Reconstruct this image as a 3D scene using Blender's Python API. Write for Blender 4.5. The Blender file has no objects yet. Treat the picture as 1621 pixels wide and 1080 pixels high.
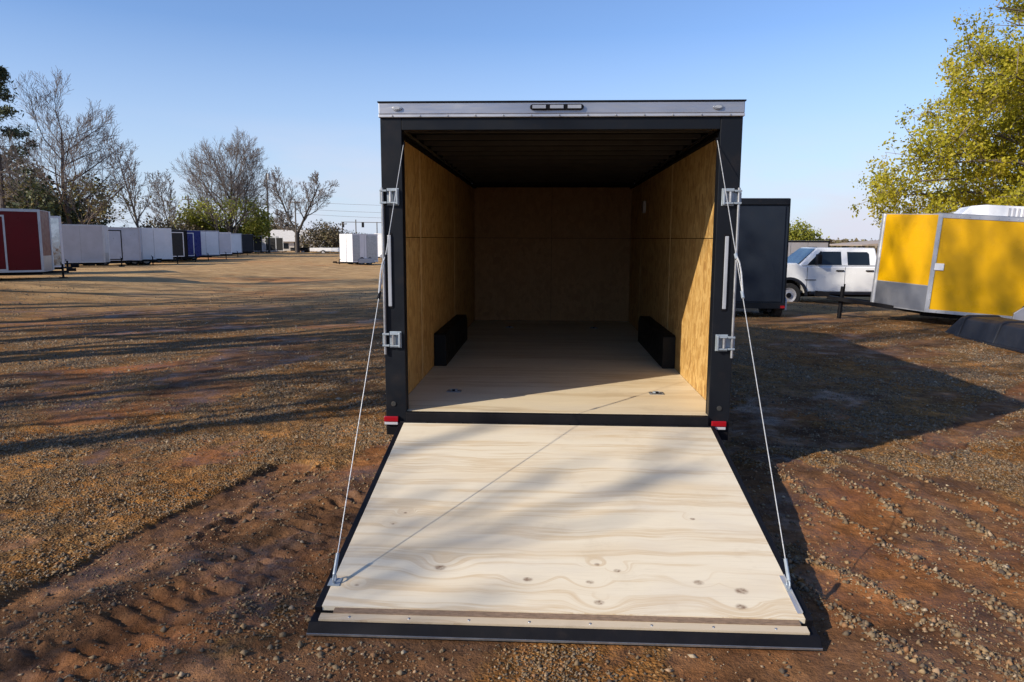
import bpy, bmesh, math, random
import numpy as np
from mathutils import Vector, Matrix

random.seed(7)
RNG = np.random.default_rng(7)
sc = bpy.context.scene
COL = sc.collection
R = math.radians

# ------------------------------------------------------------------ camera
CAM = Vector((-.08, -5.40, 1.825))
PIT, YAW, ROL = .134, .047, .004
fw = Vector((-math.sin(YAW) * math.cos(PIT), math.cos(YAW) * math.cos(PIT), -math.sin(PIT)))
rt = Vector((math.cos(YAW), math.sin(YAW), 0))
up = rt.cross(fw)
r2 = rt * math.cos(ROL) + up * math.sin(ROL)
u2 = -rt * math.sin(ROL) + up * math.cos(ROL)
cd = bpy.data.cameras.new('camera')
cam = bpy.data.objects.new('camera', cd)
COL.objects.link(cam)
m = Matrix((r2, u2, -fw)).transposed().to_4x4()
m.translation = CAM
cam.matrix_world = m
cd.sensor_fit = 'HORIZONTAL'
cd.sensor_width = 36
cd.lens = 1153.8 / 1621 * 36
cd.clip_start = .05
cd.clip_end = 3000
sc.camera = cam

# ------------------------------------------------------------------ light
SUN_EL, SUN_AZ = R(28), R(36)            # the light travels along +x turned SUN_AZ towards +y
Ldir = Vector((math.cos(SUN_EL) * math.cos(SUN_AZ), math.cos(SUN_EL) * math.sin(SUN_AZ), -math.sin(SUN_EL)))
sd = bpy.data.lights.new('sun', 'SUN')
sd.energy = 4.3
sd.angle = R(.53)
sd.color = (1, .885, .72)
so = bpy.data.objects.new('sun', sd)
so.rotation_euler = Ldir.to_track_quat('-Z', 'Y').to_euler()
COL.objects.link(so)

w = bpy.data.worlds.new('World')
sc.world = w
w.use_nodes = True
wt = w.node_tree
wt.nodes.clear()
wout = wt.nodes.new('ShaderNodeOutputWorld')
wbg = wt.nodes.new('ShaderNodeBackground')
sky = wt.nodes.new('ShaderNodeTexSky')
sky.sky_type = 'NISHITA'
sky.sun_disc = False
sky.sun_elevation = SUN_EL
sky.sun_rotation = math.atan2(-Ldir.x, -Ldir.y)
sky.air_density = 1.0
sky.dust_density = .35
sky.ozone_density = 3.2
wbg.inputs['Strength'].default_value = .110
# thin low cloud banks, the same all the way round
tc = wt.nodes.new('ShaderNodeTexCoord')
mp = wt.nodes.new('ShaderNodeMapping')
mp.inputs['Scale'].default_value = (2.2, 2.2, 9)
nz = wt.nodes.new('ShaderNodeTexNoise')
nz.inputs['Scale'].default_value = 1.7
nz.inputs['Detail'].default_value = 6
nz.inputs['Roughness'].default_value = .55
rmp = wt.nodes.new('ShaderNodeMapRange')
rmp.inputs['From Min'].default_value = .44
rmp.inputs['From Max'].default_value = .66
rmp.inputs['To Max'].default_value = .7
sep = wt.nodes.new('ShaderNodeSeparateXYZ')
alt = wt.nodes.new('ShaderNodeMapRange')
alt.inputs['From Min'].default_value = .16
alt.inputs['From Max'].default_value = .03
mul = wt.nodes.new('ShaderNodeMath'); mul.operation = 'MULTIPLY'
mixc = wt.nodes.new('ShaderNodeMixRGB')
mixc.inputs['Color2'].default_value = (4.75, 4.6, 5.3, 1)
l = wt.links.new
l(tc.outputs['Generated'], mp.inputs['Vector']); l(mp.outputs[0], nz.inputs['Vector'])
l(nz.outputs['Fac'], rmp.inputs['Value']); l(tc.outputs['Generated'], sep.inputs[0]); l(sep.outputs['Z'], alt.inputs['Value'])
l(rmp.outputs[0], mul.inputs[0]); l(alt.outputs[0], mul.inputs[1]); l(mul.outputs[0], mixc.inputs['Fac'])
l(sky.outputs[0], mixc.inputs['Color1']); tint = wt.nodes.new('ShaderNodeMixRGB'); tint.blend_type = 'MULTIPLY'; tint.inputs['Fac'].default_value = 1
tint.inputs['Color2'].default_value = (.90, .96, 1.13, 1)
l(mixc.outputs[0], tint.inputs['Color1']); 
veil = wt.nodes.new('ShaderNodeMixRGB'); veil.inputs['Color2'].default_value = (3.75, 4.45, 5.6, 1)
vf = wt.nodes.new('ShaderNodeMapRange')
for k_, v_ in (('From Min', .26), ('From Max', .0), ('To Min', 0), ('To Max', .85)):
    vf.inputs[k_].default_value = v_
l(sep.outputs['Z'], vf.inputs['Value']); l(vf.outputs[0], veil.inputs['Fac'])
l(tint.outputs[0], veil.inputs['Color1']); l(veil.outputs[0], wbg.inputs['Color'])
l(mul.outputs[0], mixc.inputs['Fac']); l(veil.outputs[0], mixc.inputs['Color1']); l(mixc.outputs[0], wbg.inputs['Color'])
l(sky.outputs[0], tint.inputs['Color1']); l(wbg.outputs[0], wout.inputs[0])

sc.view_settings.view_transform = 'Standard'
sc.view_settings.look = 'None'
sc.view_settings.exposure = .56
sc.view_settings.gamma = 1
sc.view_settings.use_curve_mapping = False
sc.render.resolution_x, sc.render.resolution_y = 1024, 682
sc.render.engine = 'CYCLES'
sc.cycles.max_bounces = 8
sc.cycles.diffuse_bounces = 2
sc.cycles.use_denoising = True

# ------------------------------------------------------------------ materials
def newmat(name):
    m = bpy.data.materials.new(name)
    m.use_nodes = True
    t = m.node_tree
    return m, t, t.nodes['Principled BSDF']

def nd(t, kind, **kw):
    n = t.nodes.new('ShaderNode' + kind)
    for k, v in kw.items():
        if hasattr(n, k) and k not in n.inputs:
            setattr(n, k, v)
        else:
            n.inputs[k].default_value = v
    return n

def lk(t, a, b):
    t.links.new(a, b)

def coord(t, scale=(1, 1, 1), rnd=True):
    c = nd(t, 'TexCoord')
    mpn = nd(t, 'Mapping')
    mpn.inputs['Scale'].default_value = scale
    if rnd:
        oi = nd(t, 'ObjectInfo')
        mm = nd(t, 'Math', operation='MULTIPLY')
        mm.inputs[1].default_value = 37.0
        lk(t, oi.outputs['Random'], mm.inputs[0])
        cx = nd(t, 'CombineXYZ')
        for i in range(3):
            lk(t, mm.outputs[0], cx.inputs[i])
        lk(t, cx.outputs[0], mpn.inputs['Location'])
    lk(t, c.outputs['Object'], mpn.inputs['Vector'])
    return mpn.outputs[0]

def noise(t, vec, scale, detail=4, rough=.55, dist=0):
    n = nd(t, 'TexNoise', Scale=scale, Detail=detail, Roughness=rough, Distortion=dist)
    lk(t, vec, n.inputs['Vector'])
    return n.outputs['Fac']

def ramp(t, fac, stops, interp='LINEAR'):
    r = nd(t, 'ValToRGB')
    cr = r.color_ramp
    cr.interpolation = interp
    while len(cr.elements) < len(stops):
        cr.elements.new(.5)
    for e, (p, c) in zip(cr.elements, stops):
        e.position = p
        e.color = (*c, 1) if len(c) == 3 else c
    lk(t, fac, r.inputs['Fac'])
    return r.outputs['Color']

def mix(t, fac, a, b, blend='MIX'):
    n = nd(t, 'MixRGB', blend_type=blend)
    for s, i in ((fac, 0), (a, 1), (b, 2)):
        if hasattr(s, 'is_output'):
            lk(t, s, n.inputs[i])
        elif i == 0:
            n.inputs[0].default_value = s
        else:
            n.inputs[i].default_value = (*s, 1)
    return n.outputs[0]

def mrange(t, v, a, b, c=0, d=1, smooth=False):
    n = nd(t, 'MapRange')
    if smooth:
        n.interpolation_type = 'SMOOTHSTEP'
    for k, x in zip(('From Min', 'From Max', 'To Min', 'To Max'), (a, b, c, d)):
        n.inputs[k].default_value = x
    lk(t, v, n.inputs['Value'])
    return n.outputs[0]

def math2(t, op, a, b):
    n = nd(t, 'Math', operation=op)
    for s, i in ((a, 0), (b, 1)):
        if hasattr(s, 'is_output'):
            lk(t, s, n.inputs[i])
        else:
            n.inputs[i].default_value = s
    return n.outputs[0]

def bump(t, b, h, strength=.3, dist=.01):
    n = nd(t, 'Bump', Strength=strength, Distance=dist)
    lk(t, h, n.inputs['Height'])
    lk(t, n.outputs[0], b.inputs['Normal'])
    return n

def plain(name, col, rough=.5, metal=0, var=.15, vs=4, bs=60, bst=.08, scale=(1, 1, 1), dirt=None, coat=0, spec=None):
    m, t, b = newmat(name)
    v = coord(t, scale)
    f = noise(t, v, vs, 5)
    c = mix(t, mrange(t, f, .3, .7), tuple(x * (1 - var) for x in col), tuple(min(1, x * (1 + var)) for x in col))
    if dirt:
        d = mrange(t, noise(t, v, vs * 2.7, 7, .65), .55, .75, 0, dirt[1])
        c = mix(t, d, c, dirt[0])
    lk(t, c, b.inputs['Base Color'])
    lk(t, mrange(t, noise(t, v, vs * 3, 4), .3, .7, max(.02, rough - .08), min(1, rough + .1)), b.inputs['Roughness'])
    b.inputs['Metallic'].default_value = metal
    if spec is not None:
        b.inputs['Specular IOR Level'].default_value = spec
    if coat:
        b.inputs['Coat Weight'].default_value = coat
    if bst:
        bump(t, b, noise(t, v, bs, 3), bst, .004)
    return m

M = {}
DUST = (.16, .10, .065)
M['charcoal'] = plain('charcoal_paint', (.006, .0075, .011), .42, 0, .12, 2, 9, .05, dirt=(DUST, .05), spec=.2)
M['black'] = plain('black_steel', (.0045, .0045, .0065), .6, 0, .3, 6, 40, .1, dirt=(DUST, .035), spec=.16)
M['black_liner'] = plain('black_ceiling_liner', (.007, .0065, .006), .9, spec=.08)
M['black_box'] = plain('black_box_paint', (.007, .0075, .0075), .55, 0, .2, 5, spec=.2)
M['alu'] = plain('brushed_aluminium', (.34, .355, .40), .42, .75, .08, 3, 30, .04, (1, 8, 8))
M['trim'] = plain('aluminium_trim', (.46, .47, .50), .4, .6, .1, 3, 30, .03)
M['galv'] = plain('galvanised_steel', (.28, .325, .37), .5, .4, .2, 14, 60, .1)
M['steel'] = plain('dull_steel', (.35, .36, .38), .4, .8, .2, 10)
M['rubber'] = plain('tyre_rubber', (.018, .018, .018), .8, 0, .2, 10, 80, .2, dirt=(DUST, .5))
M['cable'] = plain('wire_rope', (.55, .56, .56), .45, .5, .2, 60, 300, .3)
M['red_lens'] = plain('red_lens', (.26, .004, .010), .2, 0, .1)
M['white_lens'] = plain('white_lens', (.42, .42, .45), .2, 0, .06)
M['grey_lens'] = plain('grey_clear_lens', (.30, .32, .36), .18, 0, .1)
M['dark_lens'] = plain('smoked_lens', (.06, .065, .08), .1, 0, .1)
M['black_plastic'] = plain('black_plastic', (.008, .010, .017), .5, 0, .2, 3, 25, .05)
M['yellow'] = plain('yellow_paint', (.55, .30, .001), .3, 0, .10, 1.3, 1.7, .3, spec=.3, dirt=(DUST, .12))
M['red'] = plain('dark_red_paint', (.12, .003, .006), .35, 0, .1, 2, spec=.2, bst=0)
M['white'] = plain('white_paint', (.74, .75, .77), .38, 0, .05, 2, 5, .03, dirt=(DUST, .1))
M['pale'] = plain('pale_grey_paint', (.42, .42, .45), .4, 0, .08, 2, 5, .03, dirt=(DUST, .15))
M['silver'] = plain('silver_frost_paint', (.42, .45, .52), .35, .2, .08, 2, 5, .03)
M['blue'] = plain('blue_paint', (.006, .022, .17), .3, 0, .1, 2, spec=.3)
M['glossy'] = plain('polished_panel', (.42, .46, .5), .08, .9, .1, 2, 2, .04)
M['dark_trailer'] = plain('slate_paint', (.011, .016, .026), .5, 0, .12, 1.5, 4, .04, dirt=(DUST, .02), spec=.25)
M['shade_inside'] = plain('doorway_shade', (.02, .02, .02), .8)  # flat dark colour painting the shade inside open doorways
M['glass'] = plain('tinted_glass', (.012, .017, .022), .06, 0, .1, 3, 3, 0)
M['windscreen'] = plain('windscreen_glass', (.05, .09, .13), .05, 0, .1, 3, 3, 0)
M['truck_white'] = plain('truck_white', (.78, .79, .80), .22, 0, .03, 2, 3, .02, coat=.6)
M['wall_cream'] = plain('house_siding', (.62, .58, .5), .7, 0, .1, 3)
M['roof_pale'] = plain('pale_roof_sheet', (.6, .57, .52), .6, 0, .1, 3)
M['roof_tan'] = plain('tan_roof', (.36, .30, .25), .7, 0, .1, 3)
M['pole'] = plain('weathered_pole', (.10, .085, .075), .85, 0, .25, 6)
M['bark'] = plain('grey_bark', (.085, .070, .062), .9, 0, .3, 3, 12, .5)
M['twig'] = plain('twig_bark', (.19, .16, .145), .9, 0, .25, .6, 10, .2)
M['bark_dark'] = plain('dark_bark', (.045, .038, .034), .9, 0, .3, 3, 12, .5)

def leafmat(name, cols, trans=.35):
    m, t, b = newmat(name)
    a = nd(t, 'Attribute', attribute_name='tint')
    c = ramp(t, a.outputs['Fac'], [(i / (len(cols) - 1), k) for i, k in enumerate(cols)])
    lk(t, c, b.inputs['Base Color'])
    b.inputs['Roughness'].default_value = .6
    tr = nd(t, 'BsdfTranslucent')
    lk(t, c, tr.inputs['Color'])
    ms = nd(t, 'MixShader')
    ms.inputs[0].default_value = trans
    lk(t, b.outputs[0], ms.inputs[1]); lk(t, tr.outputs[0], ms.inputs[2])
    lk(t, ms.outputs[0], t.nodes['Material Output'].inputs['Surface'])
    return m
M['oak_leaf'] = leafmat('young_oak_leaf', [(.19, .19, .018), (.37, .35, .018), (.50, .44, .03), (.42, .32, .03)], .5)
M['spring_leaf'] = leafmat('spring_leaf', [(.13, .15, .022), (.25, .27, .03), (.32, .30, .05)])
M['tan_leaf'] = leafmat('old_tan_leaf', [(.14, .12, .035), (.20, .17, .05), (.24, .18, .07)])
M['ever_leaf'] = leafmat('evergreen_leaf', [(.022, .036, .012), (.045, .062, .02), (.08, .085, .03)], .15)
M['scrub_leaf'] = leafmat('scrub_leaf', [(.10, .08, .045), (.16, .12, .07), (.15, .145, .05)], .2)

# ---- plywood
def wood(name, light, mid, dark, grain=(.35, 8, 8), knots=(), contrast=1.0, rough=.55, rnd=True, streak=.5):
    m, t, b = newmat(name)
    base = coord(t, (1, 1, 1), rnd)
    warp = nd(t, 'TexNoise', Scale=1.1, Detail=3, Roughness=.5)
    lk(t, base, warp.inputs['Vector'])
    sub = nd(t, 'VectorMath', operation='SUBTRACT'); sub.inputs[1].default_value = (.5, .5, .5)
    lk(t, warp.outputs['Color'], sub.inputs[0])
    scl = nd(t, 'VectorMath', operation='MULTIPLY'); scl.inputs[1].default_value = (.3, .22, .3)
    lk(t, sub.outputs[0], scl.inputs[0])
    add = nd(t, 'VectorMath', operation='ADD')
    lk(t, base, add.inputs[0]); lk(t, scl.outputs[0], add.inputs[1])
    v = add.outputs[0]
    kmask = None
    kring = None
    if knots:
        c0 = nd(t, 'TexCoord').outputs['Object']
        for (kx, ky, kr) in knots:
            s = nd(t, 'VectorMath', operation='SUBTRACT'); s.inputs[1].default_value = (kx, ky, 0)
            lk(t, c0, s.inputs[0])
            q = nd(t, 'VectorMath', operation='MULTIPLY'); q.inputs[1].default_value = (1 / kr, 1.35 / kr, 0)
            lk(t, s.outputs[0], q.inputs[0])
            ln = nd(t, 'VectorMath', operation='LENGTH')
            lk(t, q.outputs[0], ln.inputs[0])
            d = math2(t, 'ADD', ln.outputs['Value'], math2(t, 'MULTIPLY', noise(t, c0, 30, 2), .5))
            k = mrange(t, d, 1.5, .7, 0, 1, True)
            rr = mrange(t, ln.outputs['Value'], 7, .8, 0, .09, True)     # grain swept round the knot
            kmask = k if kmask is None else math2(t, 'MAXIMUM', kmask, k)
            kring = rr if kring is None else math2(t, 'MAXIMUM', kring, rr)
    sxyz = nd(t, 'SeparateXYZ'); lk(t, v, sxyz.inputs[0])
    yy = sxyz.outputs['Y']
    if kring is not None:
        yy = math2(t, 'ADD', yy, kring)
    cmb = nd(t, 'CombineXYZ')
    lk(t, math2(t, 'MULTIPLY', sxyz.outputs['X'], grain[0]), cmb.inputs[0])
    lk(t, math2(t, 'MULTIPLY', yy, grain[1]), cmb.inputs[1])
    lk(t, math2(t, 'MULTIPLY', sxyz.outputs['Z'], grain[2]), cmb.inputs[2])
    g = noise(t, cmb.outputs[0], 1.25, 5, .62)
    c = ramp(t, g, [(.28, light), (.50, light), (.57, mid), (.60, light), (.70, mid), (.78, dark)])
    c = mix(t, contrast, light, c)
    # broad stains
    m2 = nd(t, 'Mapping'); m2.inputs['Scale'].default_value = (grain[0] * 1.3, grain[1] * .35, grain[2] * .35)
    lk(t, v, m2.inputs['Vector'])
    st = mrange(t, noise(t, m2.outputs[0], 1.6, 3), .45, .72, 0, streak)
    c = mix(t, st, c, mid)
    m4 = nd(t, 'Mapping'); m4.inputs['Scale'].default_value = (grain[0] * 2.6, grain[1] * .22, grain[2] * .22)
    lk(t, v, m4.inputs['Vector'])
    c = mix(t, mrange(t, noise(t, m4.outputs[0], 2.3, 4), .48, .70, 0, .3), c, tuple(x * .82 * k for x, k in zip(light, (.95, .98, 1.12))))
    c = mix(t, mrange(t, noise(t, base, 2.4, 7, .7), .56, .8, 0, .35), c, tuple(x * .62 for x in mid))
    # fine fibres
    m3 = nd(t, 'Mapping'); m3.inputs['Scale'].default_value = (grain[0] * 14, grain[1] * 26, grain[2] * 26)
    lk(t, v, m3.inputs['Vector'])
    fb = noise(t, m3.outputs[0], 1, 3, .7)
    c = mix(t, mrange(t, fb, .5, .8, 0, .22), c, tuple(x * .6 for x in dark))
    if kmask is not None:
        c = mix(t, math2(t, 'MULTIPLY', kmask, mrange(t, noise(t, base, 55, 3), .35, .65, .35, .95)), c, (.17, .10, .058))
    lk(t, c, b.inputs['Base Color'])
    b.inputs['Roughness'].default_value = rough
    bump(t, b, fb, .12, .002)
    return m
KN = [(-.16, -1.88, .026), (.30, -1.79, .020), (.155, -1.89, .022), (.19, -2.045, .026), (.70, -1.87, .028),
      (.90, -1.93, .034), (.87, -2.05, .030), (-.62, -1.80, .032), (.20, -1.74, .016), (-1.02, -1.96, .013),
      (.78, -1.28, .016), (-.90, -1.28, .012), (-.95, -1.40, .011)]
M['ramp_ply'] = wood('ramp_plywood', (.69, .615, .475), (.575, .455, .30), (.43, .32, .20), (.25, 7.5, 1), KN, 1.0, .55, False, .62)
M['flap_ply'] = wood('flap_plywood', (.50, .42, .31), (.40, .31, .21), (.3, .22, .15), (.3, 9, 1), (), 1.0, .6, True, .5)
M['floor_ply'] = wood('floor_plywood', (.72, .62, .44), (.56, .445, .28), (.40, .30, .18), (.22, 4.2, 1), (), 1.0, .5, True, .6)

def osb(name, a, bcol, c3):
    m, t, b = newmat(name)
    v = coord(t, (1, 1.5, .75))
    vo = nd(t, 'TexVoronoi', Scale=17, Randomness=1)
    wv = nd(t, 'TexNoise', Scale=7, Detail=3)
    lk(t, v, wv.inputs['Vector'])
    mx = nd(t, 'MixRGB'); mx.inputs[0].default_value = .12
    lk(t, v, mx.inputs[1]); lk(t, wv.outputs['Color'], mx.inputs[2])
    lk(t, mx.outputs[0], vo.inputs['Vector'])
    sp = nd(t, 'SeparateColor'); lk(t, vo.outputs['Color'], sp.inputs[0])
    g = noise(t, v, 5, 7, .72, 2.2)
    f = math2(t, 'ADD', math2(t, 'MULTIPLY', sp.outputs[0], .38), math2(t, 'MULTIPLY', g, .62))
    c = ramp(t, f, [(.22, c3), (.42, bcol), (.58, a), (.75, bcol), (.9, c3)])
    m5 = nd(t, 'Mapping'); m5.inputs['Scale'].default_value = (90, 90, 9)
    lk(t, v, m5.inputs['Vector'])
    c = mix(t, mrange(t, noise(t, m5.outputs[0], 1, 4, .7), .45, .72, 0, .55), c, c3)
    vf_ = nd(t, 'TexVoronoi', Scale=44, Randomness=1); lk(t, v, vf_.inputs['Vector'])
    sf_ = nd(t, 'SeparateColor'); lk(t, vf_.outputs['Color'], sf_.inputs[0])
    c = mix(t, mrange(t, sf_.outputs[1], .72, .9, 0, .4), c, c3)
    big = noise(t, v, 1.4, 3)
    c = mix(t, mrange(t, big, .4, .7, 0, .4), c, bcol)
    lk(t, c, b.inputs['Base Color'])
    b.inputs['Roughness'].default_value = .6
    bump(t, b, f, .2, .003)
    return m
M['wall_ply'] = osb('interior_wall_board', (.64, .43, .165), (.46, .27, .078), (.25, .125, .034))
M['wall_trim'] = plain('wall_joint_strip', (.60, .42, .19), .6, 0, .12, 8)
M['roof_bow'] = plain('roof_bow_steel', (.055, .05, .046), .7, spec=.1)
M['front_ply'] = osb('front_wall_board', (.36, .20, .072), (.30, .16, .054), (.23, .115, .037))  # wall board copied darker, the dimness deep inside put into its colour
M['edge_ply'] = plain('rough_plywood_edge', (.20, .135, .09), .8, 0, .35, 30, 120, .5, (1, 6, 6))

# ---- diamond plate
m, t, b = newmat('diamond_plate'); v = coord(t, (1, 1, 1), False)
vo = nd(t, 'TexVoronoi', Scale=26, Randomness=.1); lk(t, v, vo.inputs['Vector'])
b.inputs['Metallic'].default_value = .7; b.inputs['Roughness'].default_value = .35
lk(t, mix(t, noise(t, v, 3, 4), (.22, .23, .26), (.36, .37, .41)), b.inputs['Base Color'])
bump(t, b, mrange(t, vo.outputs['Distance'], .1, .4, 1, 0), .35, .004)
M['plate'] = m

# ------------------------------------------------------------------ mesh helpers
class MB:
    def __init__(s):
        s.v, s.f = [], []
    def add(s, vs, fs):
        o = len(s.v)
        s.v += [tuple(p) for p in vs]
        s.f += [tuple(i + o for i in f) for f in fs]
        return s
    def box(s, x0, x1, y0, y1, z0, z1):
        return s.add([(x, y, z) for z in (z0, z1) for y in (y0, y1) for x in (x0, x1)],
                     [(0, 2, 3, 1), (4, 5, 7, 6), (0, 1, 5, 4), (2, 6, 7, 3), (0, 4, 6, 2), (1, 3, 7, 5)])
    def prism(s, pts, axis, a, b):
        """polygon in the two other axes pushed out along axis from a to b"""
        n = len(pts)
        def P(p, h):
            q = list(p); q.insert(axis, h); return q
        vs = [P(p, a) for p in pts] + [P(p, b) for p in pts]
        fs = [tuple(range(n))[::-1], tuple(range(n, 2 * n))] + [(i, (i + 1) % n, n + (i + 1) % n, n + i) for i in range(n)]
        return s.add(vs, fs)
    def quadbox(s, q, th):
        """a four-cornered panel q given thickness th along its normal"""
        q = [Vector(p) for p in q]
        n = (q[1] - q[0]).cross(q[3] - q[0]).normalized() * th
        return s.add(q + [p + n for p in q], [(3, 2, 1, 0), (4, 5, 6, 7), (0, 1, 5, 4), (1, 2, 6, 5), (2, 3, 7, 6), (3, 0, 4, 7)])
    def tube(s, pts, r, n=6, cap=True):
        pts = [Vector(p) for p in pts]
        rs = r if hasattr(r, '__len__') else [r] * len(pts)
        vs, fs = [], []
        for i, p in enumerate(pts):
            d = (pts[min(i + 1, len(pts) - 1)] - pts[max(i - 1, 0)]).normalized()
            a = d.orthogonal().normalized() if i == 0 else (a - d * a.dot(d)).normalized()
            bb = d.cross(a)
            for k in range(n):
                th = 2 * math.pi * k / n
                vs.append(p + (a * math.cos(th) + bb * math.sin(th)) * rs[i])
        for i in range(len(pts) - 1):
            for k in range(n):
                fs.append((i * n + k, i * n + (k + 1) % n, (i + 1) * n + (k + 1) % n, (i + 1) * n + k))
        if cap:
            fs.append(tuple(range(n))[::-1]); fs.append(tuple(range((len(pts) - 1) * n, len(pts) * n)))
        return s.add(vs, fs)
    def lathe(s, prof, axis=1, n=24, c=(0, 0, 0), cap=True):
        """profile of (radius, height) turned about an axis"""
        vs, fs = [], []
        for (r, h) in prof:
            for k in range(n):
                a = 2 * math.pi * k / n
                p = [r * math.cos(a), r * math.sin(a)]
                p.insert(axis, h)
                vs.append((p[0] + c[0], p[1] + c[1], p[2] + c[2]))
        for i in range(len(prof) - 1):
            for k in range(n):
                fs.append((i * n + k, i * n + (k + 1) % n, (i + 1) * n + (k + 1) % n, (i + 1) * n + k))
        if cap:
            fs.append(tuple(range(n))[::-1]); fs.append(tuple(range((len(prof) - 1) * n, len(prof) * n)))
        return s.add(vs, fs)
    def mesh(s, name, mat):
        me = bpy.data.meshes.new(name)
        me.from_pydata(s.v, [], s.f)
        bm = bmesh.new(); bm.from_mesh(me)
        bmesh.ops.recalc_face_normals(bm, faces=bm.faces)
        bm.to_mesh(me); bm.free()
        me.materials.append(mat)
        return me

def put(name, me, parent=None, loc=(0, 0, 0), rot=(0, 0, 0), bevel=0, smooth=False, label=None):
    o = bpy.data.objects.new(name, me)
    COL.objects.link(o)
    o.parent = parent
    o.location = loc
    o.rotation_euler = rot
    if bevel:
        bv = o.modifiers.new('bevel', 'BEVEL'); bv.width = bevel; bv.segments = 2; bv.limit_method = 'ANGLE'
    if smooth:
        me.polygons.foreach_set('use_smooth', [True] * len(me.polygons))
        try:
            me.set_sharp_from_angle(angle=R(40))
        except Exception:
            pass
    if label:
        o['label'] = label
    return o

def part(name, mb, mat, parent, **kw):
    return put(name, mb.mesh(name, M[mat] if isinstance(mat, str) else mat), parent, **kw)

def tag(o, label, cat, group=None):
    o['label'] = label; o['category'] = cat
    if group:
        o['group'] = group
    return o

def empty(name, label, cat, loc=(0, 0, 0), rot=(0, 0, 0), group=None):
    o = bpy.data.objects.new(name, None)
    o.empty_display_size = .2
    COL.objects.link(o)
    o.location = loc; o.rotation_euler = rot
    return tag(o, label, cat, group)

def npmesh(name, V, F, mat, smooth=False, attr=None):
    """V (n,3) float, F (m,k) int of one face size"""
    me = bpy.data.meshes.new(name)
    V = np.asarray(V, np.float32); F = np.asarray(F, np.int32)
    k = F.shape[1]
    me.vertices.add(len(V)); me.vertices.foreach_set('co', V.ravel())
    me.loops.add(F.size); me.loops.foreach_set('vertex_index', F.ravel())
    me.polygons.add(len(F))
    me.polygons.foreach_set('loop_start', np.arange(0, F.size, k, dtype=np.int32))
    me.polygons.foreach_set('loop_total', np.full(len(F), k, np.int32))
    if smooth:
        me.polygons.foreach_set('use_smooth', np.ones(len(F), bool))
    for an, av in (attr or {}).items():
        a = me.attributes.new(an, 'FLOAT', 'POINT')
        a.data.foreach_set('value', np.asarray(av, np.float32))
    me.update(calc_edges=True)
    me.materials.append(M[mat] if isinstance(mat, str) else mat)
    return me

# ------------------------------------------------------------------ ground
TAB = RNG.random((256, 256))
def vnoise(x, y):
    xi = np.floor(x).astype(int); yi = np.floor(y).astype(int)
    fx = x - xi; fy = y - yi
    fx = fx * fx * fx * (fx * (fx * 6 - 15) + 10); fy = fy * fy * fy * (fy * (fy * 6 - 15) + 10)
    g = lambda a, b: TAB[a & 255, b & 255]
    return (g(xi, yi) * (1 - fx) + g(xi + 1, yi) * fx) * (1 - fy) + (g(xi, yi + 1) * (1 - fx) + g(xi + 1, yi + 1) * fx) * fy
def fbm(x, y, o=4, r=.5):
    s = 0; a = 1; tot = 0
    for i in range(o):
        s = s + a * vnoise(x * 2 ** i + 17.3 * i, y * 2 ** i - 9.1 * i); tot += a; a *= r
    return s / tot
def sstep(a, b, x):
    t = np.clip((x - a) / (b - a), 0, 1)
    return t * t * (3 - 2 * t)
def polydist(x, y, pts):
    """distance to a polyline, signed side, and run along it"""
    best = np.full(x.shape, 1e9); side = np.zeros(x.shape); run = np.zeros(x.shape); acc = 0
    for (ax, ay), (bx, by) in zip(pts[:-1], pts[1:]):
        dx, dy = bx - ax, by - ay; L = math.hypot(dx, dy)
        t = np.clip(((x - ax) * dx + (y - ay) * dy) / L ** 2, 0, 1)
        px, py = x - ax - t * dx, y - ay - t * dy
        d = np.hypot(px, py)
        k = d < best
        best = np.where(k, d, best)
        side = np.where(k, np.sign(dx * py - dy * px), side)
        run = np.where(k, acc + t * L, run)
        acc += L
    return best, side, run
TRACKS = [  # polyline, half width, depth, tread depth
    ([(-2.18, .30), (-2.36, -.50), (-2.52, -1.17), (-2.62, -1.70), (-2.78, -2.4), (-3.1, -3.6)], .21, .040, .002),
    ([(-1.25, -.3), (-1.45, -.8), (-1.70, -1.5), (-1.95, -2.05), (-2.3, -2.8)], .27, .012, .020),
    ([(-1.92, .25), (-2.02, -.4), (-2.18, -1.1)], .06, .024, .002),
    ([(1.75, .6), (1.93, .10), (2.08, -.5), (2.25, -1.2), (2.5, -2.3)], .16, .012, .003),
    ([(2.45, .7), (2.62, .1), (2.80, -.4), (3.05, -1.3)], .15, .012, .003),
    ([(1.42, -1.5), (1.62, -2.0), (1.82, -2.6)], .14, .010, .003),
    ([(7.5, 5.6), (5.0, 2.9), (3.3, 1.0)], .18, .012, .004),
]
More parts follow.
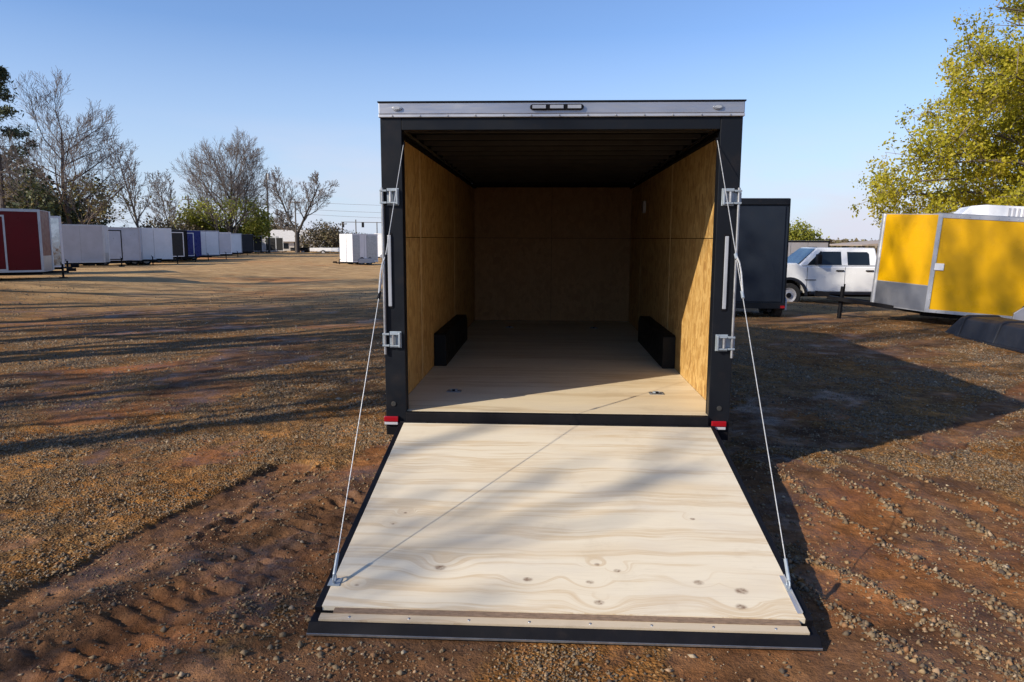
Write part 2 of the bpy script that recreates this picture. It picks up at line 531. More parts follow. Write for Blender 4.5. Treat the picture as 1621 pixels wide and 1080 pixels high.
def ground(x, y):
    h = .09 * (fbm(x / 6.1 + 3, y / 6.1, 3) - .5) + .05 * (fbm(x / 1.3, y / 1.3 + 7, 3) - .5)
    far = sstep(6, 14, np.hypot(x, y))
    h = h + far * .25 * (fbm(x / 25, y / 25, 2) - .5)
    h = h + .42 * sstep(11, 19, -x) * sstep(7, 18, y) * (1 - .55 * sstep(30, 55, y))
    h = h - .13 * sstep(6, 10, x) * sstep(13, 18, y)
    h = h + .08 * np.exp(-((x - 2.0) ** 2 + (y - .3) ** 2) / .5)
    xr, yr = .8 * x + .6 * y, -.6 * x + .8 * y
    xr = xr + 1.2 * (fbm(x / 1.1, y / 1.1, 3) - .5)
    mud = sstep(.46, .60, fbm(xr / 2.1 + 40, yr / 1.2 + 3, 5)) * .85
    mud = np.maximum(mud, sstep(.25, .75, 1.5 * np.exp(-(((x + 1.85 - .25 * (y + 1.2)) / .85) ** 2 + ((y + 1.25) / 1.6) ** 2)) * (.6 + .8 * fbm(x / .5, y / .5, 3))))
    mud = np.maximum(mud, .9 * sstep(.3, .8, 1.3 * np.exp(-(((x - 1.6) / .55) ** 2 + ((y + 1.2) / 1.4) ** 2)) * (.6 + .8 * fbm(x / .4 + 9, y / .4, 3))))
    mud = np.maximum(mud, .9 * sstep(.3, .8, 1.3 * np.exp(-(((x - 2.5) / .28) ** 2 + ((y + .7) / 1.4) ** 2)) * (.6 + .8 * fbm(x / .4 + 19, y / .4, 3))))
    mud = mud * (.45 + .55 * sstep(.38, .5, fbm(x / .7 + 5, y / .7 + 31, 3)))
    mud = np.maximum(mud, .95 * sstep(.25, .6, np.clip(1 - np.abs(x - 2.6) / 1.7, 0, 1) * np.clip(1 - np.abs(y + 1.2) / 2.4, 0, 1) * 2.2 * fbm(x / .9 + 2, y / .9 + 8, 3)))
    grow = np.zeros_like(x)
    near = 1 - sstep(5, 9, np.hypot(x, y))
    for pts, hw, dp, tr in TRACKS:
        d, s, run = polydist(x, y, pts)
        d = d + (.05 if hw > .2 or x.size < 5 else .16) * (fbm(x / .3, y / .3, 3) - .5)
        inside = 1 - sstep(hw * .75, hw * 1.05, d)
        lip = np.exp(-((d - hw * 1.25) / (hw * .3)) ** 2) * (.5 + fbm(x / .2, y / .2, 2))
        fade = .45 + .8 * fbm(run / .6, run * 0 + hw * 37, 2)
        h = h - dp * inside * fade + dp * (1.6 if dp < .02 else .3) * lip * fade * sstep(.35, .6, fbm(x / .4 + 7, y / .4, 2))
        h = h + near * tr * inside * sstep(.35, .6, fbm(run / .25 + 3, d / .1, 2)) * np.sin(run * 2 * math.pi / .12 + 2.2 * d / hw + 3 * fbm(x / .3, y / .3, 2))
        mud = np.maximum(mud * (1 - .0 * inside), inside * .92)
        grow = np.maximum(grow, lip)
    rough = (1 - .35 * mud)
    h = h + near * rough * (.045 * (fbm(x / .28, y / .28, 3) - .5) + .03 * (fbm(x / .07 + 3, y / .07, 3) - .5))
    # small churned clods in the mud beside the ramp
    clod = np.exp(-(((x + 1.7) / .7) ** 2 + ((y + 1.3) / 1.4) ** 2))
    h = h + clod * .085 * np.clip(fbm(x / .16 + 2, y / .11, 3) - .5, -.1, .4)
    # trodden flat under the ramp tip and the trailer
    k = (1 - sstep(1.15, 1.5, np.abs(x))) * (1 - sstep(.2, .6, np.abs(y + 2.2) - .1))
    k = np.maximum(k, (1 - sstep(1.0, 1.3, np.abs(x))) * sstep(-2.6, -2.2, y) * (1 - sstep(6, 8, y)))
    h = h * (1 - k) - .015 * k
    return h, np.clip(mud, 0, 1), grow

def axis(lo, a, b, hi, step, g=1.10, cap=60):
    mid = list(np.arange(a, b + 1e-6, step))
    s = step; p = mid[-1]
    while p < hi:
        s = min(s * g, cap); p += s; mid.append(p)
    s = step; p = mid[0]; lowp = []
    while p > lo:
        s = min(s * g, cap); p -= s; lowp.append(p)
    return np.array(lowp[::-1] + mid)
gx = axis(-900, -3.4, 3.4, 900, .018, 1.035)
gy = axis(-300, -3.0, 1.0, 1500, .018, 1.028)
GX, GY = np.meshgrid(gx, gy)
GH, GM, GG = ground(GX, GY)
nx, ny = len(gx), len(gy)
ii = np.arange(nx * ny).reshape(ny, nx)
F = np.stack([ii[:-1, :-1], ii[:-1, 1:], ii[1:, 1:], ii[1:, :-1]], -1).reshape(-1, 4)
m, t, b = newmat('red_clay_and_gravel')
tcn = nd(t, 'TexCoord').outputs['Object']
at = nd(t, 'Attribute', attribute_name='mud').outputs['Fac']
big = noise(t, tcn, .35, 5, .6)
mid_ = noise(t, tcn, 2.2, 6, .65)
mudf = mrange(t, math2(t, 'ADD', at, math2(t, 'MULTIPLY', math2(t, 'SUBTRACT', noise(t, tcn, 9, 5, .7), .5), .9)), .3, .62)
vo = nd(t, 'TexVoronoi', Scale=62, Randomness=1); lk(t, tcn, vo.inputs['Vector'])
sp = nd(t, 'SeparateColor'); lk(t, vo.outputs['Color'], sp.inputs[0])
stone = ramp(t, sp.outputs[0], [(0, (.036, .030, .021)), (.3, (.105, .078, .044)), (.55, (.195, .138, .069)), (.8, (.285, .195, .092)), (1, (.37, .30, .185))])
vo2 = nd(t, 'TexVoronoi', Scale=21, Randomness=1); lk(t, tcn, vo2.inputs['Vector'])
sp2 = nd(t, 'SeparateColor'); lk(t, vo2.outputs['Color'], sp2.inputs[0])
stone = mix(t, mrange(t, sp2.outputs[1], .8, .82), stone, mix(t, sp2.outputs[0], (.10, .085, .07), (.26, .2, .14)))
gap = mrange(t, vo.outputs['Distance'], .25, .6)
stone = mix(t, math2(t, 'MULTIPLY', gap, .75), stone, (.10, .052, .024))
soil = mix(t, mrange(t, mid_, .35, .65), (.078, .038, .020), (.178, .086, .036))
soil = mix(t, mrange(t, big, .50, .66, 0, .8), soil, (.29, .105, .027))
grav = mix(t, mrange(t, noise(t, tcn, 3.2, 6, .72), .40, .60, 0, .92), stone, mix(t, .72, soil, (.26, .152, .062)))
spk = noise(t, tcn, 16, 7, .8)
spk2 = noise(t, tcn, 5, 7, .8)
cbs = nd(t, 'CombineColor')
spm = math2(t, 'MULTIPLY', mrange(t, spk, .36, .64, .55, 1.5), mrange(t, spk2, .38, .62, .72, 1.3))
for i in range(3):
    lk(t, spm, cbs.inputs[i])
grav = mix(t, 1.0, grav, cbs.outputs[0], 'MULTIPLY')
soil = mix(t, .6, soil, mix(t, 1.0, soil, cbs.outputs[0], 'MULTIPLY'))
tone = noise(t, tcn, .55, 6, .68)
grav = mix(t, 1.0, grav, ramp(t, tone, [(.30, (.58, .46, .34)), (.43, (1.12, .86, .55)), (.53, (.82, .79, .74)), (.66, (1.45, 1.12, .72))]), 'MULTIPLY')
c = mix(t, mudf, grav, soil)
# the trodden yard beyond is dry and sandy
sy = nd(t, 'SeparateXYZ'); lk(t, tcn, sy.inputs[0])
fary = mrange(t, math2(t, 'ADD', sy.outputs['Y'], math2(t, 'MULTIPLY', math2(t, 'SUBTRACT', big, .5), 16)), 8, 22, 0, .85, True)
sand = mix(t, mrange(t, noise(t, tcn, .9, 6, .65), .35, .65), (.36, .225, .105), (.54, .36, .175))
sand = mix(t, mrange(t, noise(t, tcn, .13, 4), .55, .68, 0, .8), sand, (.46, .19, .066))
c = mix(t, fary, c, sand)
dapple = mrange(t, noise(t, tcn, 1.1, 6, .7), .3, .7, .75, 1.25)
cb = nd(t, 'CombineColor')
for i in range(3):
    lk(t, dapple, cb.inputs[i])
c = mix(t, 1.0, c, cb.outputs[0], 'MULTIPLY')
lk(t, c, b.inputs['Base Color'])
wet = mrange(t, noise(t, tcn, 1.6, 5, .65), .44, .60)
wetf = math2(t, 'MULTIPLY', math2(t, 'MULTIPLY', mudf, wet), math2(t, 'SUBTRACT', 1.0, fary))
lk(t, mix(t, wetf, (.95, .95, .95), (.5, .5, .5)), b.inputs['Roughness'])
lk(t, mix(t, wetf, (.10, .10, .10), (.34, .34, .34)), b.inputs['Specular IOR Level'])
hh = math2(t, 'ADD', math2(t, 'MULTIPLY', math2(t, 'SUBTRACT', 1.0, vo.outputs['Distance']), math2(t, 'SUBTRACT', 1.0, math2(t, 'MULTIPLY', mudf, .85))),
           math2(t, 'ADD', math2(t, 'MULTIPLY', noise(t, tcn, 40, 5, .7), .8), math2(t, 'MULTIPLY', noise(t, tcn, 7, 6, .72), 3.0)))
bump(t, b, hh, .75, .016)
M['ground'] = m
gme = npmesh('ground', np.stack([GX, GY, GH], -1).reshape(-1, 3), F, 'ground', True, {'mud': GM.ravel()})
go = put('ground', gme); go['kind'] = 'structure'

# loose stones lying on the clay near the camera: nobody could count them
m, t, b = newmat('loose_stone')
a_ = nd(t, 'Attribute', attribute_name='tint').outputs['Fac']
c = ramp(t, a_, [(0, (.036, .030, .023)), (.22, (.105, .078, .046)), (.45, (.20, .138, .068)), (.62, (.15, .118, .075)), (.78, (.30, .205, .10)), (.92, (.25, .115, .04)), (1, (.42, .35, .24))])
lk(t, mix(t, mrange(t, noise(t, nd(t, 'TexCoord').outputs['Object'], 90, 4), .35, .65, 0, .5), c, (.10, .06, .04)), b.inputs['Base Color'])
b.inputs['Roughness'].default_value = .8
M['stone'] = m
def stones(n, smin, smax, y0, y1, power, seedmask=True, ridge=False):
    u = RNG.random(n)
    y = y0 + (y1 - y0) * u ** power
    half = .75 * (y + 5.4) + .4
    x = -.3 + (RNG.random(n) * 2 - 1) * half
    h, mud, gr = ground(x, y)
    clump = fbm(x / .5 + 11, y / .5, 3)
    p = (1 - .93 * mud) * (.12 + .88 * sstep(.36, .62, clump)) + .35 * np.clip(gr, 0, 1)
    if ridge:
        p = np.clip(gr * 1.3, 0, 1) * (x > 1.2) + .04
    if y0 >= 0:
        p = p * sstep(y0, y0 + 1.5, y)
    p = p * (1 - sstep(y0 + .45 * (y1 - y0), y1, y + .9 * (fbm(x / .8, y / .8, 2) - .5)))
    keep = RNG.random(n) < p
    under = (np.abs(x) < 1.2) & (y > -2.26)
    keep &= ~under
    x, y, h = x[keep], y[keep], h[keep]
    s = smin + (smax - smin) * RNG.random(len(x)) ** 3
    return x, y, h, s
def stone_arrays(pk, chip):
    x, y, h, s = [np.concatenate(q) for q in zip(*pk)]
    n = len(x)
    base = np.array([(1, 0, 0), (0, 1, 0), (-1, 0, 0), (0, -1, 0), (0, 0, 1), (0, 0, -1)], float)
    fc = np.array([(0, 1, 4), (1, 2, 4), (2, 3, 4), (3, 0, 4), (1, 0, 5), (2, 1, 5), (3, 2, 5), (0, 3, 5)])
    if chip:
        base, fc = base[:5], fc[:4]
    k = len(base)
    P = base[None] * (.6 + .7 * RNG.random((n, k, 1))) + .35 * (RNG.random((n, k, 3)) - .5)
    P = P * (.55 + .6 * RNG.random((n, 1, 3))) * np.array([1, 1, .8 if not chip else 1.0])
    th = RNG.random(n) * 6.283
    ct, st = np.cos(th)[:, None], np.sin(th)[:, None]
    P = np.stack([P[..., 0] * ct - P[..., 1] * st, P[..., 0] * st + P[..., 1] * ct, P[..., 2]], -1) * s[:, None, None]
    P += np.stack([x, y, h + s * (.18 if not chip else -.08)], -1)[:, None]
    return P.reshape(-1, 3), fc, k, n
V1, f1, k1, n1 = stone_arrays([stones(190000, .004, .013, -3.1, 3.2, 1.2), stones(16000, .008, .020, -3.0, 3, 1.2), stones(85000, .007, .026, -3.0, 1.5, 1, ridge=True)], False)
V2, f2, k2, n2 = stone_arrays([stones(330000, .007, .022, 0, 11, 1.1), stones(120000, .012, .034, 2, 26, 1.2)], True)
FF = np.concatenate([(f1[None] + k1 * np.arange(n1)[:, None, None]).reshape(-1, 3), (f2[None] + k2 * np.arange(n2)[:, None, None]).reshape(-1, 3) + len(V1)])
tint = np.concatenate([np.repeat(RNG.random(n1), k1), np.repeat(RNG.random(n2), k2)])
st_o = put('gravel', npmesh('gravel', np.concatenate([V1, V2]), FF, 'stone', False, {'tint': tint}))
print('STONES', n1, n2, len(FF), 'GROUND', len(F) * 2)
st_o['kind'] = 'stuff'

# ------------------------------------------------------------------ wheels (shared meshes)
def wheel_meshes(r, wdt, rim='white'):
    a = MB().lathe([(r * .62, -wdt / 2), (r * .9, -wdt / 2), (r * .985, -wdt * .38), (r, -wdt * .2), (r, wdt * .2), (r * .985, wdt * .38), (r * .9, wdt / 2), (r * .62, wdt / 2)], 1, 28, cap=False)
    q = MB().lathe([(r * .63, -wdt * .36), (r * .61, -wdt * .5), (r * .52, -wdt * .44), (r * .44, -wdt * .30), (r * .3, -wdt * .34), (r * .16, -wdt * .5), (r * .02, -wdt * .52)], 1, 24)
    return a.mesh('tyre', M['rubber']), q.mesh('rim', M[rim])
WM = {}
def wheel(parent, loc, r, wdt, rim='trim', flip=False):
    k = (r, wdt, rim)
    if k not in WM:
        WM[k] = wheel_meshes(r, wdt, rim)
    ty, ri = WM[k]
    o = put('wheel', ty, parent, loc, (0, 0, math.pi if flip else 0), smooth=True)
    put('rim', ri, o, smooth=True)
    return o

# ------------------------------------------------------------------ main trailer
T = empty('cargo_trailer', 'charcoal enclosed cargo trailer open at the rear with plywood ramp lowered', 'trailer', (0, 0, 0), (.006, 0, 0))
ZF, ZT, ZC = .545, 2.63, 2.66
WO, WI, LI = 1.14, 1.235, 6.3
for sgn in (-1, 1):
    a, b_ = sorted((sgn * WO, sgn * 1.295))
    part('corner_post', MB().box(a, b_, 0, .075, .43, 2.714), 'charcoal', T, bevel=.004)
    a, b_ = sorted((sgn * WO, sgn * 1.165))
    part('post_edge', MB().box(a, b_, .0755, .10, ZF, 2.62), 'black', T)
    a, b_ = sorted((sgn * 1.282, sgn * 1.2935))
    part('side_skin', MB().box(a, b_, .077, 6.4, .42, 2.72), 'charcoal', T)
    a, b_ = sorted((sgn * 1.27, sgn * 1.302))
    part('side_rail', MB().box(a, b_, .077, 6.4, 2.722, 2.80), 'alu', T, bevel=.004)
    part('bottom_rail', MB().box(a, b_, .077, 6.4, .40, .418), 'black', T)
    fd = MB().prism([(2.1, .42), (2.1, .62), (2.25, .78), (3.75, .78), (3.9, .62), (3.9, .42)], 0, *sorted((sgn * 1.296, sgn * 1.303)))
    part('fender', fd, 'alu', T)
    for yy in (2.6, 3.42):
        wheel(T, (sgn * 1.2, yy, .345), .345, .155, 'trim', sgn > 0).rotation_euler.z = -math.pi / 2 if sgn < 0 else math.pi / 2
part('header_beam', MB().box(-WO + .0015, WO - .0015, .001, .074, ZT, 2.7125), 'charcoal', T, bevel=.003)
cap = MB().box(-1.302, 1.302, -.014, .09, 2.738, 2.818)
o = part('top_cap', cap, 'alu', T, bevel=.006)
part('cap_lip', MB().box(-1.302, 1.302, -.022, .088, 2.7155, 2.736), 'trim', o, bevel=.004)
part('roof_edge', MB().box(-1.308, 1.308, -.02, .092, 2.819, 2.828), 'black', o)
part('roof', MB().box(-1.298, 1.298, .095, 6.42, 2.802, 2.812), 'alu', T)
nose = MB().prism([(-1.2935, 6.402), (1.2935, 6.402), (.12, 7.35), (-.12, 7.35)], 2, .42, 2.80)
part('nose', nose, 'charcoal', T, bevel=.02)
tg = MB()
for sgn in (-1, 1):
    tg.tube([(sgn * 1.0, 6.2, .40), (sgn * .05, 8.5, .40)], .06, 4)
tg.box(-.05, .05, 8.45, 8.8, .42, .52)
part('tongue', tg, 'black', T)
part('jack', MB().tube([(0, 8.2, .02), (0, 8.2, 1.0)], .035, 10).box(-.12, .12, 8.08, 8.32, -.01, .03), 'black', T)
# undercarriage
fr = MB()
for sgn in (-1, 1):
    fr.box(sgn * .85 - .04, sgn * .85 + .04, .03, 6.4, .36, .50)
for yy in np.arange(.4, 6.4, .61):
    fr.box(-1.2, 1.2, yy, yy + .05, .43, .515)
for yy in (2.6, 3.42):
    fr.tube([(-1.1, yy, .345), (1.1, yy, .345)], .045, 8)
part('chassis', fr, 'black', T)
# rear marker lights
ml = MB(); n_ = 20; pts = []
for k in range(n_):
    a = 2 * math.pi * k / n_; pts.append((-.02 + .165 * (1 if math.cos(a) > 0 else -1) + .026 * math.cos(a), 2.782 + .020 * math.sin(a)))
ml.prism(pts, 1, -.034, -.0145)
o = part('marker_light_bar', ml, 'black', T, bevel=.003)
for cx in (-.145, -.02, .105):
    part('lens', MB().box(cx - .048, cx + .048, -.041, -.035, 2.7695, 2.7945), 'grey_lens', o, bevel=.002)
for cx in (-1.165, 1.115):
    pts = [(cx + .036 * math.cos(2 * math.pi * k / 16), 2.778 + .018 * math.sin(2 * math.pi * k / 16)) for k in range(16)]
    o = part('clearance_light', MB().prism(pts, 1, -.026, -.0145), 'steel', T, bevel=.002)
    pts = [(cx + .024 * math.cos(2 * math.pi * k / 16), 2.778 + .011 * math.sin(2 * math.pi * k / 16)) for k in range(16)]
    part('lens', MB().prism(pts, 1, -.034, -.0265), 'grey_lens', o, bevel=.002)
rvm = MB().lathe([(.006, -.0245), (.004, -.0275), (.001, -.028)], 1, 8).mesh('rivet', M['steel'])
for cx in np.arange(-1.2, 1.21, .2):
    put('rivet', rvm, o, (cx, 0, 2.726))
# floor, walls and ceiling boards
yb = [.03, 1.25, 2.47, 3.69, 4.91, 6.27]
for a, b_ in zip(yb[:-1], yb[1:]):
    part('floor_panel', MB().box(-WI, WI, a, b_ - .004, ZF - .02, ZF), 'floor_ply', T)
ZJ = 1.862
for sgn, cols in ((-1, [.10, 1.30, 3.74, 6.27]), (1, [.10, 2.54, 4.98, 6.27])):
    for a, b_ in zip(cols[:-1], cols[1:]):
        for z0, z1 in ((ZF + .002, ZJ - .003), (ZJ + .003, ZC - .004)):
            x0, x1 = sorted((sgn * WI, sgn * (WI + .012)))
            part('wall_panel', MB().box(x0, x1, a + .003, b_ - .003, z0, z1), 'wall_ply', T)
    x0, x1 = sorted((sgn * (WI + .014), sgn * (WI + .03)))
    part('wall_stud_lining', MB().box(x0, x1, .11, 6.29, ZF, ZC), 'black_liner', T)
    # joint mouldings
    for yj in cols[1:-1]:
        x0, x1 = sorted((sgn * (WI - .003), sgn * (WI - .0005)))
        part('joint_strip', MB().box(x0, x1, yj - .016, yj + .016, ZF + .002, ZC - .01), 'wall_trim', T)
    x0, x1 = sorted((sgn * (WI - .035), sgn * (WI - .001)))
    part('cove_moulding', MB().box(x0, x1, .105, 6.26, ZC - .03, ZC - .006), 'black_liner', T)
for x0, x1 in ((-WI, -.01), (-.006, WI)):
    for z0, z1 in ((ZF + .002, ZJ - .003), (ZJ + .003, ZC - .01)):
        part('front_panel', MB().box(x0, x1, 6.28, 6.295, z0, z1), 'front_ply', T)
part('ceiling', MB().box(-1.27, 1.27, .10, 6.3, 2.745, 2.76), 'black_liner', T)
bowm = MB().box(-1.225, 1.225, 0, .04, 2.708, 2.744).mesh('roof_bow', M['roof_bow'])
for yy in np.arange(.28, 6.2, .406):
    put('roof_bow', bowm, T, (0, yy, 0))
# wheel boxes
for sgn in (-1, 1):
    x0, x1 = sorted((sgn * 1.105, sgn * (WI - .001)))
    part('wheel_box', MB().prism([(2.0, ZF + .001), (4.0, ZF + .001), (4.0, .80), (3.9, .885), (2.03, .885), (2.0, .87)], 0, x0, x1), 'black_box', T, bevel=.006)
for (cx, cy) in ((-.87, .76), (.87, .78), (-.62, 5.35), (.62, 5.35)):
    pl = MB().box(cx - .062, cx + .062, cy - .045, cy + .045, ZF + .001, ZF + .006)
    for dx in (-.048, .048):
        for dy in (-.033, .033):
            pl.lathe([(.008, ZF + .0065), (.006, ZF + .010), (.001, ZF + .011)], 2, 8, (cx + dx, cy + dy, 0))
    o = part('tie_down_plate', pl, 'steel', T, bevel=.002)
    rg = [(cx + .03 * math.cos(a), cy + .02 * math.sin(a), ZF + .013) for a in np.linspace(0, 6.1, 16)]
    part('ring', MB().tube(rg, .006, 6), 'galv', o)
    part('clip', MB().box(cx - .012, cx + .012, cy - .028, cy - .012, ZF + .0065, ZF + .022), 'black', o)
o = part('wall_lamp', MB().prism([(4.56, 2.2), (4.68, 2.2), (4.70, 2.23), (4.70, 2.33), (4.68, 2.36), (4.56, 2.36), (4.54, 2.33), (4.54, 2.23)], 0, WI - .04, WI - .002), 'white_lens', T, bevel=.008)
# sill between floor and ramp
part('rear_sill', MB().box(-WO + .002, WO - .002, -.028, .029, .455, ZF - .001), 'black', T, bevel=.005)
part('rear_crossbeam', MB().box(-1.294, 1.294, .002, .07, .36, .428), 'black', T, bevel=.004)
hg = MB()
for cx in np.linspace(-1.08, 1.08, 9):
    hg.tube([(cx - .1, -.036, .468), (cx + .1, -.036, .468)], .011, 8)
part('ramp_hinge', hg, 'black', T)
# post furniture
for sgn in (-1, 1):
    cx0 = -1.21 if sgn < 0 else 1.212
    for zc in (2.155, 1.10):
        bx = MB().box(cx0 - .045, cx0 + .045, -.008, -.0005, zc - .062, zc + .062)
        bx.box(cx0 - sgn * .042, cx0 - sgn * .028, -.045, -.0085, zc - .055, zc + .055)
        bx.box(cx0 - .035, cx0 + .035, -.040, -.0085, zc + .038, zc + .050)
        bx.box(cx0 - .035, cx0 + .035, -.040, -.0085, zc - .050, zc - .038)
        o = part('cam_keeper', bx, 'galv', T, bevel=.003)
        tb = MB().tube([(cx0 + sgn * .012, -.03, zc - .037), (cx0 + sgn * .012, -.03, zc + .037)], .012, 8)
        for dz in (-.025, .025):
            tb.lathe([(.008, -.009), (.007, -.015), (.001, -.016)], 1, 8, (cx0 - .015 * sgn, 0, zc + dz))
        part('bolt', tb, 'steel', o, smooth=True)
        xo = sgn * 1.278
        part('rod_guide', MB().box(xo - .026, xo + .026, -.034, -.0005, zc - .05, zc - .036).box(xo - .026, xo + .026, -.034, -.0005, zc + .036, zc + .05).box(xo - .03, xo + .016 * sgn + .014, -.006, -.0005, zc - .034, zc + .034), 'galv', T, bevel=.002)
    xo = sgn * 1.286
    part('lock_rod', MB().tube([(xo, -.02, .99), (xo, -.02, 2.22)], .010, 10), 'steel', T, smooth=True)
    cx = -1.243 if sgn < 0 else 1.218
    o = part('strip_light', MB().box(cx - .019, cx + .019, -.006, -.0005, 1.335, 1.892), 'black', T, bevel=.002)
    part('lens', MB().box(cx - .0135, cx + .0135, -.016, -.0065, 1.35, 1.878), 'grey_lens', o, bevel=.005)
    cx = -1.252 if sgn < 0 else 1.215
    o = part('tail_light', MB().box(cx - .056, cx + .056, -.012, -.0005, .442, .512), 'black', T, bevel=.003)
    part('red_lens', MB().box(cx - .055, cx + .055, -.030, -.0125, .470, .512), 'red_lens', o, bevel=.005)
    part('white_lens', MB().box(cx - .052, cx + .052, -.024, -.0125, .446, .4685), 'white_lens', o, bevel=.004)
part('grommet', MB().lathe([(.019, -.0005), (.019, -.006), (.012, -.008), (.002, -.006)], 1, 16, (-1.235, 0, .605)), 'rubber', T, smooth=True)
part('grommet', MB().lathe([(.019, -.0005), (.019, -.006), (.012, -.008), (.002, -.006)], 1, 16, (1.218, 0, .605)), 'rubber', T, smooth=True)

# ---- ramp door, built flat along -y then laid down about its hinge
ang = math.atan2(.455 - .055, 2.20)
RD = part('ramp_door', MB().box(-1.183, 1.183, -2.13, -.01, -.055, -.022), 'black', T, loc=(0, -.036, .472), rot=(ang, 0, 0))
def rp(name, mb, mat, **kw):
    return part(name, mb, mat, RD, **kw)
rp('deck_board', MB().box(-1.148, 1.148, -2.124, -.022, -.0215, .004), 'ramp_ply')
rp('board_edge', MB().box(-1.085, 1.118, -2.160, -2.1245, -.0212, -.003), 'edge_ply')
rp('flap_board', MB().box(-1.143, 1.143, -2.204, -2.1605, -.024, -.008), 'flap_ply')
for sgn in (-1, 1):
    rp('side_channel', MB().box(*sorted((sgn * 1.150, sgn * 1.184)), -2.13, -.012, -.0215, .002), 'black', bevel=.003)
lp = MB().prism([(-2.135, -.056), (-2.135, -.025), (-2.206, -.025), (-2.206, -.016), (-2.214, -.018), (-2.256, -.045), (-2.256, -.056)], 0, -1.187, 1.187)
rp('ramp_lip', lp, 'black', bevel=.003)
rp('lip_edge', MB().box(-1.187, 1.187, -2.2605, -2.2565, -.056, -.046), 'steel')
rp('side_angle', MB().box(1.122, 1.143, -2.09, -1.80, .0045, .0075).box(1.1435, 1.1475, -2.09, -1.80, .0045, .016), 'trim', bevel=.001)
for cx, cy in ((-1.135, -1.945), (1.135, -1.90)):
    ey = MB().box(cx - .03, cx + .03, cy - .03, cy + .03, .0046, .009)
    if cx > 0:
        ey = MB().box(cx - .012, cx + .008, cy - .03, cy + .03, .008, .016)
    o = rp('cable_eye', ey, 'galv')
    part('eye_bolt', MB().tube([(cx, cy + .022 * math.cos(a), .030 + .022 * math.sin(a)) for a in np.linspace(0, 6.2, 14)], .005, 6), 'galv', o)
for cx in np.arange(-1.0, 1.05, .285):
    rp('lip_screw', MB().lathe([(.007, -.0079), (.005, -.005), (.001, -.004)], 2, 8, (cx, -2.184, 0)), 'steel')
# cables from the inside of the frame down to the ramp edges
def ramp_pt(cx, cy, cz):
    y2 = cy * math.cos(ang) - cz * math.sin(ang); z2 = cy * math.sin(ang) + cz * math.cos(ang)
    return Vector((cx, y2 - .036, z2 + .472))
for sgn, cx, cy, topx, tz in ((-1, -1.135, -1.945, -1.130, 2.535), (1, 1.135, -1.90, 1.125, 2.56)):
    a = Vector((topx, .02, tz)); b_ = ramp_pt(cx, cy, .05)
    k = .385
    p1 = a.lerp(b_, k)
    cb_ = part('ramp_cable', MB().tube([a, a.lerp(b_, .5), b_], .0027, 6), 'cable', T, smooth=True)
    off = Vector((.006 * sgn, -.012, .004))
    p0, p2, p3 = a.lerp(b_, .335), a.lerp(b_, .36), a.lerp(b_, .43)
    part('cable_loop', MB().tube([p0, p2 + off * 1.4, p1 + off * 1.5, p3 + off * .5, a.lerp(b_, .445)], .0055, 6), 'cable', cb_, smooth=True)
    part('cable_clamp', MB().tube([p0 - off * .2, p0.lerp(b_, .02)], .011, 8).tube([p3, p3.lerp(b_, .03)], .010, 8), 'black' if sgn < 0 else 'galv', cb_, smooth=True)
    part('cable_ferrule', MB().tube([b_.lerp(a, .0), b_.lerp(a, .035)], .009, 8), 'galv', cb_, smooth=True)
    part('cable_anchor', MB().box(topx - .006, topx + .006, .012, .04, tz - .02, tz + .012), 'black', T)

